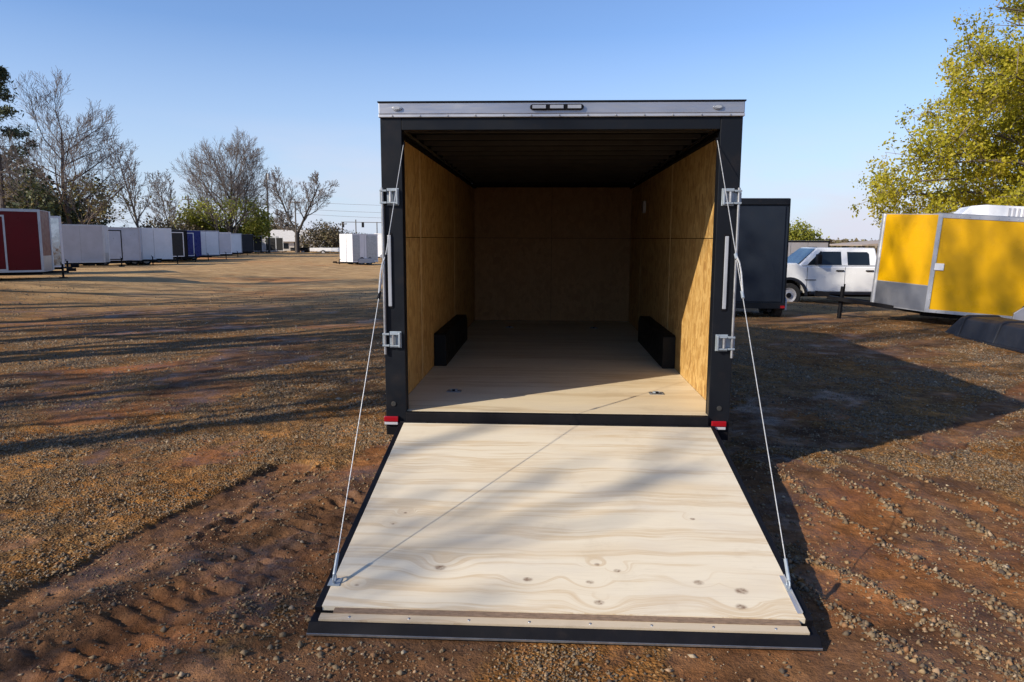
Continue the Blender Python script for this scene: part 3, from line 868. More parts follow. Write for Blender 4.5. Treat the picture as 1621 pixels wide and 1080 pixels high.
# ------------------------------------------------------------------ other trailers
def cargo(label, loc, rz, L=5.0, W=2.3, zb=.5, zt=2.7, nose=.7, skin='white', trim='trim', door=None, tilt=0, wheels=True,
          guard='plate', rear=None, inset=.06, fend=True, group='enclosed trailers parked in a row on the yard', jack=1.0, wl=(-.45, .35)):
    """box trailer, forward along local +x; loc is under the middle of the box"""
    t_ = empty('cargo_trailer', label, 'trailer', loc, (0, -tilt, rz), group)
    h = W / 2
    part('body', MB().box(-L / 2, L / 2, -h, h, zb, zt), skin, t_, bevel=.01)
    if nose:
        tip = .08
        part('nose', MB().prism([(L / 2 + .002, -h + .002), (L / 2 + nose, -tip), (L / 2 + nose, tip), (L / 2 + .002, h - .002)], 2, zb + (.55 if guard else 0), zt), skin, t_, bevel=.01)
        if guard:
            part('stone_guard', MB().prism([(L / 2 + .002, -h + .002), (L / 2 + nose, -tip), (L / 2 + nose, tip), (L / 2 + .002, h - .002)], 2, zb, zb + .547), guard, t_)
        tt = MB()
        for s in (-1, 1):
            tt.quadbox([(L / 2 + nose, s * tip, zt - .06), (L / 2, s * h, zt - .06), (L / 2, s * h, zt + .005), (L / 2 + nose, s * tip, zt + .005)], .012 * s * -1)
            if guard:
                tt.quadbox([(L / 2 + nose, s * tip, zb + .525), (L / 2, s * h, zb + .525), (L / 2, s * h, zb + .57), (L / 2 + nose, s * tip, zb + .57)], .012 * s * -1)
                tt.quadbox([(L / 2 + nose, s * tip, zb - .02), (L / 2, s * h, zb - .02), (L / 2, s * h, zb + .03), (L / 2 + nose, s * tip, zb + .03)], .012 * s * -1)
        part('nose_trim', tt, trim, t_)
        part('nose_post', MB().tube([(L / 2 + nose, 0, zb), (L / 2 + nose, 0, zt)], tip * .95, 10), trim, t_, smooth=True)
    for s in (-1, 1):
        part('top_rail', MB().box(-L / 2 - .01, L / 2 + .01, *sorted((s * (h + .002), s * (h + .014))), zt - .07, zt + .012), trim, t_)
        part('bottom_rail', MB().box(-L / 2 - .01, L / 2 + .01, *sorted((s * (h + .002), s * (h + .014))), zb - .02, zb + .05), trim, t_)
        for e in (-1, 1):
            part('corner_trim', MB().box(*sorted((e * (L / 2 - .075), e * (L / 2 + .012))), *sorted((s * (h + .003), s * (h + .018))), zb - .02, zt + .012), trim, t_)
    part('roof', MB().box(-L / 2, L / 2, -h, h, zt + .002, zt + .03), 'alu', t_)
    part('rear_bumper', MB().box(-L / 2 - .05, -L / 2 - .002, -h, h, zb - .05, zb + .08), trim, t_)
    part('rear_header', MB().box(-L / 2 - .05, -L / 2 - .002, -h, h, zt - .12, zt + .02), trim, t_)
    if door:
        x0, wd, dm, fm, side = door
        fz0, fz1 = zb + .10, min(zt - .16, zb + 1.95)
        s = side
        d = part('side_door', MB().box(x0, x0 + wd, *sorted((s * (h + .002), s * (h + .016))), fz0, fz1), dm, t_)  # at an open doorway this is only a sheet in painted shade
        fr_ = MB()
        for (a0, a1, b0, b1) in ((x0 - .06, x0, fz0 - .06, fz1 + .06), (x0 + wd, x0 + wd + .06, fz0 - .06, fz1 + .06), (x0, x0 + wd, fz1, fz1 + .06), (x0, x0 + wd, fz0 - .06, fz0)):
            fr_.box(a0, a1, *sorted((s * (h + .003), s * (h + .028))), b0, b1)
        part('door_frame', fr_, fm, d)
        part('handle', MB().box(x0 + .04, x0 + .10, *sorted((s * (h + .017), s * (h + .05))), (fz0 + fz1) / 2 - .12, (fz0 + fz1) / 2 - .02), 'black', d)
    tw = 1.25 if skin == 'yellow' else 1
    tg = MB(); ax = L / 2 + nose + jack
    tz_ = zb + (.06 if skin == 'yellow' else -.07)
    for s in (-1, 1):
        tg.tube([(L / 2 - .3, s * .7, zb - .07), (ax, s * .03, tz_)], .05 * tw, 4)
    tg.box(ax - .02, ax + .3, -.05, .05, tz_ + .01, tz_ + .13)
    part('tongue', tg, 'black', t_)
    jx = L / 2 + nose + jack * .7
    z_foot = -jx * math.sin(tilt)
    part('jack', MB().tube([(jx, 0, z_foot + .02), (jx, 0, zb + .22 * tw * tw)], .04 * tw, 8).box(jx - .13, jx + .13, -.13, .13, z_foot, z_foot + .03)
         .tube([(jx, 0, zb + .2 * tw * tw), (jx, .22, zb + .2 * tw * tw), (jx, .22, zb + .1 + .2 * tw * tw)], .016 * tw, 6), 'black', t_)
    if wheels:
        for s in (-1, 1):
            for wx in wl:
                wheel(t_, (wx, s * (h - inset - .02), .33 - wx * math.sin(tilt)), .33, .2, 'trim', s > 0)
            x0, x1 = wl[0] - .42, wl[-1] + .42
            if fend:
              part('fender', MB().prism([(x0, zb - .1), (x0, zb + .12), (x0 + .16, zb + .26), (x1 - .16, zb + .26), (x1, zb + .12), (x1, zb - .1)], 1,
                                      *sorted((s * (h + .016), s * (h + .075)))), 'alu' if skin != 'yellow' else 'trim', t_, bevel=.01)
    sm_ = MB().box(-.012, .012, 0, .004, zb + .052, zt - .072).mesh('panel_seam', M['steel'])
    if skin not in ('dark_trailer', 'red', 'glossy', 'yellow'):
        for k in range(1, int(L / 1.22)):
            for s in (-1, 1):
                xx = L / 2 - 1.22 * k
                if door and s == door[4] and door[0] - .1 < xx < door[0] + door[1] + .1:
                    continue
                put('panel_seam', sm_, t_, (xx, s * (h + .0005) - (.004 if s < 0 else 0), 0))
    part('chassis', MB().box(-L / 2, L / 2, -h + .3, -h + .4, zb - .13, zb - .002).box(-L / 2, L / 2, h - .4, h - .3, zb - .13, zb - .002), 'black', t_)
    return t_

def row(label, corner, rz, L, W, **kw):
    """place a trailer by the ground point below its front right corner"""
    f = Vector((math.cos(rz), math.sin(rz))); r_ = Vector((math.sin(rz), -math.cos(rz)))
    c = Vector(corner) - f * L / 2 - r_ * W / 2
    zg = float(ground(np.array([c.x, c.x]), np.array([c.y, c.y]))[0][0]) - .02
    kw['zb'] = kw.get('zb', .5) - zg; kw['zt'] = kw.get('zt', 2.7) - zg
    kw.setdefault('inset', .5); kw.setdefault('fend', False)
    return cargo(label, (c.x, c.y, zg), rz, L, W, **kw)
HD = R(46)
row('dark red enclosed trailer with pale trim around its side door, nearest in the left row', (-18.5, 20.6), HD, 5.5, 2.4, jack=.5, zb=.72, zt=2.93, nose=.5, skin='red', trim='trim', door=(.55, 1.05, 'red', 'trim', -1))
row('polished trailer with mirror-like panel in white frame beside the dark red trailer', (-21.05, 25.5), HD, 4.5, 2.1, jack=.5, zb=.72, zt=2.86, nose=0, skin='glossy', trim='white')
row('plain pale grey trailer without a door between polished and blue-grey trailers', (-26.0, 36.5), HD, 6, 2.4, zb=.6, zt=2.74, nose=.5, skin='pale', trim='trim')
row('blue-grey trailer with a tall dark-framed side door, fourth in the left row', (-27.8, 43.5), HD, 5, 2.3, zb=.55, zt=2.72, nose=.4, skin='silver', trim='pale', door=(.15, 1.15, 'silver', 'black', -1))
row('bright white windowless trailer between blue-grey trailer and open dark one', (-27.15, 46.5), HD, 4, 2.2, zb=.57, zt=2.74, nose=0, skin='white', trim='white')
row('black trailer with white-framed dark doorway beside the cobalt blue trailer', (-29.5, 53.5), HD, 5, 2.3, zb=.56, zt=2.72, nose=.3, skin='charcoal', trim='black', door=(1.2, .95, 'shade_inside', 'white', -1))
row('cobalt blue trailer with white trim around its side door', (-30.05, 57.0), HD, 5, 2.3, zb=.55, zt=2.72, nose=.3, skin='blue', trim='blue', door=(.9, .95, 'blue', 'white', -1))
row('white trailer standing right behind the cobalt blue trailer', (-30.0, 60.5), HD, 5, 2.2, zb=.61, zt=2.77, nose=.3, skin='white', trim='pale')
row('pale blue-white trailer second beyond the cobalt blue one', (-32.6, 69.0), HD, 5, 2.3, zb=.58, zt=2.74, nose=.4, skin='silver', trim='white')
row('white trailer next to the black trailers near the row end', (-35.1, 77.5), HD, 5, 2.3, zb=.58, zt=2.74, nose=.4, skin='white', trim='pale')
row('long black trailer at the far end of the left row', (-37.2, 86.0), HD, 5, 2.3, zb=.57, zt=2.72, nose=.4, skin='dark_trailer', trim='charcoal')
row('small black trailer beyond the long black one, before the framed one', (-38.6, 92.5), HD, 4, 2.1, zb=.55, zt=2.6, nose=.3, skin='charcoal', trim='pale')
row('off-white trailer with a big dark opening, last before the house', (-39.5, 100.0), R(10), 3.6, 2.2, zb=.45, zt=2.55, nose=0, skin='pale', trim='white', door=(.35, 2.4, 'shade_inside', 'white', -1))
# two white trailers just left of the big one
o = cargo('small white trailer with grey side bands standing alone in the open yard', (-15.15, 52.9, 0), R(235), 2.6, 1.5, .28, 2.45, .001, 'white', 'white', None, 0, True, None, group='white trailers in the open yard')
for x0, x1 in ((.55, 1.25), (-1.25, -.15)):  # grey bands laid on the white wall, the wider one standing for its shade
    part('grey_band', MB().box(x0, x1, .752, .768, .36, 2.38), 'steel', o)
cargo('long white trailer with one wheel showing, behind the small white one', (-12.6, 61.2, 0), R(180), 5.6, 2.2, .55, 2.6, .4, 'white', 'white', group='white trailers in the open yard', wl=(1.35, 2.05))
o = cargo('slate grey trailer parked behind the open trailer beside the white truck', (4.64, 13.2, 0), R(90), 1.8, 1.94, .34, 2.86, 0, 'dark_trailer', 'charcoal', group='trailers parked beside the open trailer')
part('tail_light', MB().box(-.965, -.952, -.96, -.86, .30, .36), 'red_lens', o)
part('ramp_panel', MB().box(-.93, -.904, -.88, .88, .45, 2.70), 'dark_trailer', o, bevel=.006)
Y = cargo('yellow trailer with silver trim, nose raised, in front of the leafy tree', (11.1 - .25, 11.39 - .07, 0), R(165.5), 5.0, 2.2, .22, 2.31, .85, 'yellow', 'trim', None, .065, True, 'plate',
          group='trailers parked beside the open trailer', wl=(-.35, .42))
yrv = MB().lathe([(.011, 0), (.009, .006), (.002, .008)], 1, 7).mesh('rivet', M['steel'])
for xx in np.arange(-1.5, 2.4, .18):
    put('rivet', yrv, Y, (xx, 1.1145, 2.275)); put('rivet', yrv, Y, (xx, 1.1145, .235))
for zz in np.arange(.32, 2.3, .16):
    put('rivet', yrv, Y, (2.445, 1.1185, zz))
part('vent_cover', MB().box(2.26, 2.44, 1.102, 1.125, 1.12, 1.27), 'white', Y, bevel=.008)
ac = MB().prism([(.35, 2.343), (1.95, 2.343), (1.75, 2.56), (1.45, 2.60), (.5, 2.60), (.35, 2.56)], 1, -.45, .45)
o = part('air_conditioner', ac, 'white', Y, bevel=.03)
gr_ = MB()
for k in range(6):
    gr_.box(.55 + k * .09, .59 + k * .09, .4505, .465, 2.38, 2.55)
part('grille', gr_, 'pale', o)
# fragment of a far trailer beyond the slate one
row('far grey-pink trailer peeping out between slate trailer and truck', (12.6, 41.0), R(200), 4, 2.2, zb=.5, zt=2.0, nose=0, skin='pale', trim='black', group='trailers parked beside the open trailer')

# ------------------------------------------------------------------ white pickup truck (forward = local +x)
TR = empty('pickup_truck', 'white crew-cab pickup truck standing between slate and yellow trailers', 'truck', (9.45, 18.95, -.17), (0, 0, math.pi))
def arc(cx, r, z0, n=9):
    a0 = math.asin(z0 / r) if z0 < r else 0
    return [(cx + r * math.cos(a), .385 + r * math.sin(a)) for a in np.linspace(math.pi - .1, .1, n)]
AR = .50
low = [(-2.9, .62), (-2.9, 1.28)] + [(-.86, 1.30), (1.5, 1.30), (1.72, 1.40), (2.5, 1.37), (2.78, 1.26), (2.84, .62), (2.5, .52)]
low += arc(1.9, AR, .1)[::-1] + [(1.3, .50), (-1.3, .50)] + arc(-1.85, AR, .1)[::-1] + [(-2.5, .55)]
part('body', MB().prism(low, 1, -.98, .98), 'truck_white', TR, bevel=.035, smooth=True)
# cab: tapered greenhouse
def green(name, pts_low, z0, pts_up, z1, mat, inset=0, **kw):
    mb = MB()
    n = 4
    vs = [(x_, y_, z0) for x_, y_ in pts_low] + [(x_, y_, z1) for x_, y_ in pts_up]
    mb.add(vs, [(3, 2, 1, 0), (4, 5, 6, 7)] + [(i, (i + 1) % n, n + (i + 1) % n, n + i) for i in range(n)])
    return part(name, mb, mat, TR, **kw)
C0, C1 = [(-.86, -.95), (1.64, -.95), (1.64, .95), (-.86, .95)], [(-.78, -.76), (1.02, -.76), (1.02, .76), (-.78, .76)]
green('cab', C0, 1.303, C1, 1.88, 'truck_white', bevel=.05, smooth=True)
def cabp(x_, z_, s, out=.006):
    f = (z_ - 1.303) / (1.88 - 1.303)
    return (x_, s * (.95 + (.76 - .95) * f + out), z_)
for s in (-1, 1):
    for pts in ([(1.36, 1.345), (.30, 1.345), (.30, 1.76), (.93, 1.76)], [(.11, 1.345), (-.56, 1.345), (-.56, 1.69), (-.50, 1.75), (.11, 1.75)]):
        q = [cabp(x_, z_, s) for x_, z_ in pts]
        qi = [(p[0], p[1] - s * .012, p[2]) for p in q]
        n = len(q)
        part('side_window', MB().add(q + qi, [tuple(range(n)), tuple(range(n, 2 * n))[::-1]] + [(i, (i + 1) % n, n + (i + 1) % n, n + i) for i in range(n)]), 'glass', TR)
    part('window_pillar', MB().quadbox([cabp(.985, 1.37, s, .007), cabp(1.02, 1.37, s, .007), cabp(.93, 1.77, s, .007), cabp(.895, 1.77, s, .007)], .01 * s), 'black', TR)
    for hx in (.36, -.55):
        part('door_handle', MB().box(hx - .12, hx + .12, *sorted((s * .982, s * 1.02)), 1.15, 1.19), 'black', TR, bevel=.008)
    seam = MB()
    for sx in (1.36, .20, -.80):
        seam.box(sx - .006, sx + .006, *sorted((s * .9805, s * .983)), .58, 1.28)
    part('door_seam', seam, 'black', TR)
    part('badge', MB().box(1.08, 1.42, *sorted((s * .9805, s * .988)), .86, .89), 'dark_lens', TR)
    part('hood_badge', MB().box(2.02, 2.3, *sorted((s * .9805, s * .99)), 1.20, 1.235), 'dark_lens', TR)
    mr = part('mirror', MB().box(1.02, 1.16, *sorted((s * 1.05, s * 1.27)), 1.38, 1.68), 'black', TR, bevel=.03)
    part('mirror_arm', MB().tube([(1.1, s * .93, 1.36), (1.08, s * 1.1, 1.45)], .03, 6), 'black', mr)
    for cx in (1.9, -1.85):
        outer = [(cx + (AR + .075) * math.cos(a), .385 + (AR + .075) * math.sin(a)) for a in np.linspace(math.pi, 0, 15)]
        inner = [(cx + (AR - .01) * math.cos(a), .385 + (AR - .01) * math.sin(a)) for a in np.linspace(0, math.pi, 15)]
        part('wheel_flare', MB().prism(outer + inner, 1, *sorted((s * .975, s * 1.03))), 'black_plastic', TR, bevel=.008)
        wh = wheel(TR, (cx, s * .88, .385), .385, .24, 'pale', s > 0)
        part('hub', MB().lathe([(.085, -.118), (.08, -.135), (.05, -.14), (.01, -.14)], 1, 14), 'black', wh)
    part('running_board', MB().box(-1.25, 1.28, *sorted((s * .92, s * 1.04)), .42, .49), 'black_plastic', TR, bevel=.01)
    part('headlight', MB().box(2.70, 2.86, *sorted((s * .62, s * .95)), 1.0, 1.2), 'grey_lens', TR, bevel=.03)
wsq = [(1.635, .86, 1.34), (1.635, -.86, 1.34), (1.055, -.72, 1.84), (1.055, .72, 1.84)]
part('windscreen', MB().quadbox([(x_ + .006, y_, z_ + .006) for x_, y_, z_ in wsq], -.012), 'windscreen', TR)
part('arch_lining', MB().prism(arc(1.9, AR + .04, .1, 12), 1, -.6, .6).prism(arc(-1.85, AR + .04, .1, 12), 1, -.6, .6), 'black', TR)
part('bumper', MB().box(2.78, 3.0, -.98, .98, .55, .84), 'trim', TR, bevel=.05)
part('grille', MB().box(2.80, 2.87, -.58, .58, .88, 1.22), 'black', TR, bevel=.03)
part('underbody', MB().box(-2.7, 2.5, -.5, .5, .32, .51), 'black', TR)
part('cab_lamps', MB().box(.86, .92, -.3, -.22, 1.881, 1.905).box(.86, .92, -.04, .04, 1.881, 1.905).box(.86, .92, .22, .3, 1.881, 1.905), 'dark_lens', TR)

# ------------------------------------------------------------------ black moulded trough in front of the yellow trailer
BX = empty('plastic_trough', 'low black moulded plastic trough with raised ribs on gravel before yellow trailer', 'trough', (8.62, 8.2, -.02), (0, 0, R(2)))
prof = [(-.46, .02), (.46, .02), (.40, .36), (.30, .43), (-.24, .43), (-.34, .38)]
b0 = MB()
ys = [(-1.75, 1.0), (1.42, 1.0), (1.66, .72)]
vs = []
for yy, k in ys:
    vs += [(x_ * (k if z_ > .1 else 1), yy + (.12 if z_ < .1 and k < 1 else 0), z_ * (k if z_ > .1 else 1)) for x_, z_ in prof]
fs = [tuple(range(6))[::-1], tuple(range(12, 18))]
for i in range(2):
    fs += [(i * 6 + k, i * 6 + (k + 1) % 6, i * 6 + 6 + (k + 1) % 6, i * 6 + 6 + k) for k in range(6)]
part('shell', b0.add(vs, fs), 'black_plastic', BX, bevel=.02)
for yy in (1.28, .18, -.95):
    part('rib', MB().prism([(x_ * 1.05, z_ * 1.06) for x_, z_ in prof], 1, yy - .06, yy + .06), 'black_plastic', BX, bevel=.015)
part('rim_flange', MB().box(-.56, -.462, -1.75, 1.5, .0, .05), 'black_plastic', BX, bevel=.01)

# ------------------------------------------------------------------ trees
def grow(seed, height, trunk_r, spread, levels=5, lean=(0, 0), start=.22, fork=None, kids=(9, 6, 5, 4), upward=.25, droop=0, ratio=.5):
    """branching skeleton as a list of (points, radii, level)"""
    rg = random.Random(seed)
    out = []
    def branch(p, d, length, r, lev):
        n = 7 if lev == 0 else (5 if lev == 1 else (4 if lev == 2 else 3))
        pts, rs = [p.copy()], [r]
        d = d.normalized()
        wob = .06 if lev == 0 else (.11 if lev < 3 else .08)
        for i in range(n):
            d = (d + Vector((rg.gauss(0, wob), rg.gauss(0, wob), rg.gauss(0, wob * .7) + (upward if lev else 0) * .35 - droop * .15 * lev))).normalized()
            p = p + d * (length / n)
            pts.append(p.copy())
            end = .30 if lev == 0 else .25
            rs.append(max(r * (1 - (1 - end) * (i + 1) / n), .004))
        out.append((pts, rs, lev))
        if lev >= levels - 1:
            return
        k = kids[min(lev, len(kids) - 1)]
        az = rg.random() * 6.28
        for j in range(k):
            f = (start if lev == 0 else .25) + (1 - (start if lev == 0 else .25)) * (j + rg.random() * .8) / k
            f = min(f, .93)
            q = f * n; i = int(q); u = q - i
            bp = pts[i].lerp(pts[i + 1], u)
            br = (rs[i] * (1 - u) + rs[i + 1] * u)
            dd = (pts[i + 1] - pts[i]).normalized()
            az += 2.4 + rg.uniform(-.5, .5)
            side = dd.orthogonal().normalized()
            side = Matrix.Rotation(az, 3, dd) @ side
            a = rg.uniform(.55, 1.0) * (spread if lev == 0 else min(spread, .8))
            nd_ = dd * math.cos(a) + side * math.sin(a)
            ln = length * ratio * rg.uniform(.75, 1.15) * (1.15 - .55 * f if lev == 0 else 1.0 - .35 * f)
            branch(bp, nd_, ln, br * rg.uniform(.45, .65), lev + 1)
    base = Vector((0, 0, -.15))
    if fork:
        tr = [base, Vector((0, 0, fork * .5)), Vector((.05, 0, fork))]
        out.append((tr, [trunk_r * 1.15, trunk_r, trunk_r * .95], 0))
        for (dx, dy, dz), f in ((( -.5, .1, .8), 1), ((.55, -.1, .8), 1.0), ((-.8, .3, .55), .55)):
            branch(Vector((.05, 0, fork - .1)), Vector((dx, dy, dz)), (height - fork) * f, trunk_r * .6 * f, 0)
    else:
        branch(base, Vector((lean[0], lean[1], 1)), height, trunk_r, 0)
    return out

def skel_mesh(name, skel, levs, mat, rmin=0):
    mb = MB()
    for pts, rs, lev in skel:
        if levs[0] <= lev <= levs[1]:
            n = 8 if lev == 0 else (5 if lev == 1 else 3)
            mb.tube(pts, [max(r, rmin) for r in rs], n, cap=False)
    V = np.array(mb.v, np.float32)
    me = bpy.data.meshes.new(name)
    F = np.array(mb.f, np.int32)
    return npmesh(name, V, F, mat, True)

def leaf_mesh(name, centres, size, mat, seed, per=4, jitter=.25, flat=.6):
    rg = np.random.default_rng(seed)
    C_ = np.repeat(np.asarray(centres), per, 0)
    n = len(C_)
    C_ = C_ + rg.normal(0, jitter, (n, 3))
    a = rg.normal(size=(n, 3)); a /= np.linalg.norm(a, axis=1)[:, None]
    b = rg.normal(size=(n, 3)); b -= a * (a * b).sum(1)[:, None]; b /= np.linalg.norm(b, axis=1)[:, None]
    s = size * (.5 + rg.random((n, 1)))
    Q = np.stack([C_ + a * s, C_ + b * s * flat, C_ - a * s, C_ - b * s * flat], 1).reshape(-1, 3)
    base = np.repeat(rg.random(len(centres)), per)
    tint = np.clip(.6 * base + .4 * rg.random(n), 0, 1)
    return npmesh(name, Q, np.arange(4 * n).reshape(-1, 4), mat, False, {'tint': np.repeat(tint, 4)})

TREES = {}
def tree(name, label, loc, key, build, rz=0, scale=1, group=None):
    t_ = empty(name, label, 'tree', loc, (0, 0, rz), group)
    t_.scale = (scale,) * 3
    if key not in TREES:
        TREES[key] = build()
    for nm, me in TREES[key]:
        put(nm, me, t_)
    return t_

def bare(seed, height, r, spread=.9, levels=5, bark='bark', twig='twig', rmin=.012, leaf=None, **kw):
    def b():
        sk = grow(seed, height, r, spread, levels, **kw)
        res = [('trunk', skel_mesh('trunk', sk, (0, 1), bark, rmin)), ('crown', skel_mesh('crown', sk, (2, 9), twig, rmin))]
        if leaf:
            mat, size, per, lo, hi, frac, jit = leaf
            tips = [p[-1] for p, _, lv in sk if lv >= levels - 2] + [p[1] for p, _, lv in sk if lv == levels - 1]
            rg = random.Random(seed)
            tips = [q for q in tips if lo * height < q.z < hi * height and rg.random() < frac]
            if tips:
                res.append(('leaves', leaf_mesh('leaves', np.array([tuple(q) for q in tips]), size, mat, seed, per, jit)))
        return res
    return b
BG = 'trees beyond the left trailer row'
tree('bare_tree', 'largest bare tree with wide spreading limbs behind the red and grey trailers', (-45.3, 63, 0), 'a',
     bare(11, 12.4, .28, 1.25, 5, kids=(20, 8, 7, 5), start=.08, ratio=.60, upward=.30, rmin=.013, leaf=('tan_leaf', .12, 3, .30, .58, .28, .4)), group=BG)
tree('bare_tree', 'slim tall bare tree behind the blue-grey trailer', (-45.1, 75, 0), 'b', bare(5, 11.5, .16, .85, 5, kids=(18, 8, 6, 4), start=.25, ratio=.38, upward=.4, rmin=.017), group=BG)
tree('bare_tree', 'small thin bare tree right of the slim tall one', (-48, 86, 0), 'c', bare(15, 8.5, .12, .9, 5, kids=(16, 8, 6, 4), start=.2, ratio=.46, rmin=.018), group=BG)
tree('budding_tree', 'broad many-limbed tree budding green low down behind the white trailers', (-41.2, 88, 0), 'd',
     bare(23, 11.0, .28, 1.1, 5, kids=(22, 9, 7, 5), start=.06, ratio=.62, upward=.35, rmin=.014, bark='bark_dark', leaf=('spring_leaf', .15, 4, .08, .62, .34, .45)), group=BG)
tree('bare_tree', 'bare tree forked low into two limbs near the wooden poles', (-38.1, 105, 0), 'e',
     bare(31, 12.0, .36, .95, 5, kids=(13, 8, 6, 4), ratio=.48, upward=.25, rmin=.018, bark='bark_dark', fork=3.2, start=.2), group=BG)
tree('bare_tree', 'leaning thin bare tree at the left picture edge behind dark evergreens', (-54.5, 68, 0), 'f', bare(41, 10.5, .2, .9, 5, kids=(14, 8, 6, 4), start=.2, ratio=.46, rmin=.018), group=BG)
# trees along the near left side of the yard, out of frame: they throw the branch shadows over the ground
NG = 'bare trees along the near left side of the yard'
def shade_tree():
    sk = grow(61, 14.5, .26, .85, 5, kids=(12, 8, 5, 3), start=.28, ratio=.5, upward=.3)
    return [('trunk', skel_mesh('trunk', sk, (0, 1), 'bark', .05)), ('crown', skel_mesh('crown', sk, (2, 9), 'twig', .02))]
def shade_tree_thin():
    sk = grow(67, 16, .22, .75, 5, kids=(12, 7, 5, 3), start=.35, ratio=.42, upward=.4)
    return [('trunk', skel_mesh('trunk', sk, (0, 1), 'bark', .05)), ('crown', skel_mesh('crown', sk, (2, 9), 'twig', .02))]
for i, (x_, y_, k, s_, rz) in enumerate(((-15.5, -12.3, 't', .56, 1.0), (-15, -6.3, 't', 1.0, 3.6), (-15.5, -4.2, 's', .8, .5), (-17, -1.8, 's', .9, 5.2), (-15.5, .4, 't', .95, 4.2),
                                         (-17, 2.6, 's', .9, 1.6), (-19, 5.2, 's', .95, 2.6), (-21.5, 7.6, 't', 1.0, 4.0), (-24, 11, 's', 1.0, 2.2), (-28, 13, 's', 1.0, 5.0), (-18, -.5, 's', 1.0, 3.3), (-20, 3.6, 't', 1.1, 1.2), (-22, 1.5, 's', 1.05, .9), (-25, 5.5, 't', 1.1, 3.0))):
    tree('bare_tree', 'bare tree along the near left side of the yard', (x_, y_, 0), k, shade_tree if k == 's' else shade_tree_thin, rz, s_, NG)

# evergreens and scrub
def clump(seed, rx, ry, rz_, n, size, mat, per=5, jit=.28, floor=0):
    def b():
        rg = np.random.default_rng(seed)
        lobes = rg.normal(0, .42, (9, 3)) * np.array([rx, ry, rz_ * .7]) + np.array([0, 0, rz_ * .9])
        pts = []
        for lb in lobes:
            d = rg.normal(size=(n // 9, 3)); d /= np.linalg.norm(d, axis=1)[:, None]
            rr = (.45 + .55 * rg.random((n // 9, 1)) ** .6) * .55
            pts.append(lb + d * rr * np.array([rx, ry, rz_]))
        p = np.concatenate(pts); p = p[p[:, 2] > .15]
        stem = MB()
        for k in range(5):
            e = lobes[k]
            stem.tube([(e[0] * .1, e[1] * .1, -.1), (e[0] * .5, e[1] * .5, e[2] * .5), tuple(e)], [.05 * rx + .02, .03 * rx + .02, .015], 5, cap=False)
        return [('stems', npmesh('stems', np.array(stem.v), np.array(stem.f), 'bark_dark', True)),
                ('foliage', leaf_mesh('foliage', p, size, mat, seed, per, jit))]
    return b
BS = 'shrubs and evergreens beyond the trailers'
for i, (lab, x_, y_, key, args, s_) in enumerate((
    ('dark rounded evergreen behind the dark red trailer at picture edge', -50.0, 64, 'ev', (3, 3.6, 3.2, 4.6, 1500, .17, 'ever_leaf'), 1.0),
    ('tall dark evergreen leftmost behind the dark red trailer', -55.5, 71, 'ev', None, 1.25),
    ('brown leafless-looking thicket behind the pale grey trailer', -43.0, 68, 'sb', (8, 3.2, 2.5, 2.4, 1100, .13, 'scrub_leaf'), .75),
    ('brown thicket under the slim tall bare tree', -45.5, 80, 'sb', None, 1.05),
    ('brown thicket right of the small thin bare tree', -47.0, 90, 'sb', None, 1.1),
    ('yellow-green bush behind the black doorway trailer', -46.5, 92, 'gb', (9, 3.0, 2.5, 2.6, 1200, .16, 'spring_leaf'), 1.25),
    ('yellow-green bush at the foot of the broad budding tree', -41.0, 93, 'gb', None, 1.15),
    ('brown-green shrub right of the forked bare tree', -34.7, 108, 'sb', None, 1.15),
    ('small brown shrub behind the small white trailer', -31.0, 112, 'sb', None, .8),
    ('green bush far off beside the truck hood', 25.9, 71, 'gb', None, .75),
    ('smaller green bush far off left of its taller neighbour', 22.6, 72, 'gb', None, .55),
    ('low brown scrub behind the house with pale roof', -52.0, 135, 'sb', None, 1.5),
    ('low brown scrub near the traffic signal', -28, 140, 'sb', None, 1.2))):
    b_ = clump(*args) if args else None
    tree('shrub' if 'ever' not in lab else 'evergreen', lab, (x_, y_, -.1), key, b_, i * 1.3, s_, BS)['category'] = 'shrub' if 'ever' not in lab else 'evergreen'
# far-off wood low on the horizon behind the trailers on the right
rgw = np.random.default_rng(21)
nw = 5200
wx = rgw.uniform(-6, 95, nw)
wh = 1.6 + 2.0 * fbm(wx / 9, wx * 0 + 4, 4)
wp = np.stack([wx, 165 + rgw.normal(0, 5, nw), wh * rgw.random(nw) ** .7], -1)
wo_ = put('tree_line', leaf_mesh('tree_line', wp, .42, 'scrub_leaf', 22, 4, .35, .7))
wo_['kind'] = 'stuff'
# tall pine at the picture's left edge
def pine():
    rg = random.Random(3)
    mb = MB().tube([(0, 0, -.2), (.1, 0, 8), (.05, .1, 17.5)], [.28, .2, .04], 8)
    tips = []
    br = MB()
    for k in range(60):
        z = rg.uniform(9.5, 17.3); a = rg.random() * 6.28; ln = (18 - z) * .32 + .5
        e = Vector((ln * math.cos(a), ln * math.sin(a), z + rg.uniform(-.2, .5)))
        br.tube([(0, 0, z), tuple(e)], [.04, .012], 4, cap=False)
        for j in range(14):
            tips.append(tuple(Vector((0, 0, z)).lerp(e, rg.uniform(.45, 1.05))))
    return [('trunk', mb.mesh('trunk', M['bark'])), ('branches', npmesh('branches', np.array(br.v), np.array(br.f), 'bark')),
            ('needles', leaf_mesh('needles', np.array(tips), .2, 'ever_leaf', 3, 8, .24, .25))]
tree('pine_tree', 'tall dark pine cut by the left picture edge above the red trailer', (-49.9, 60, 0), 'pine', pine)

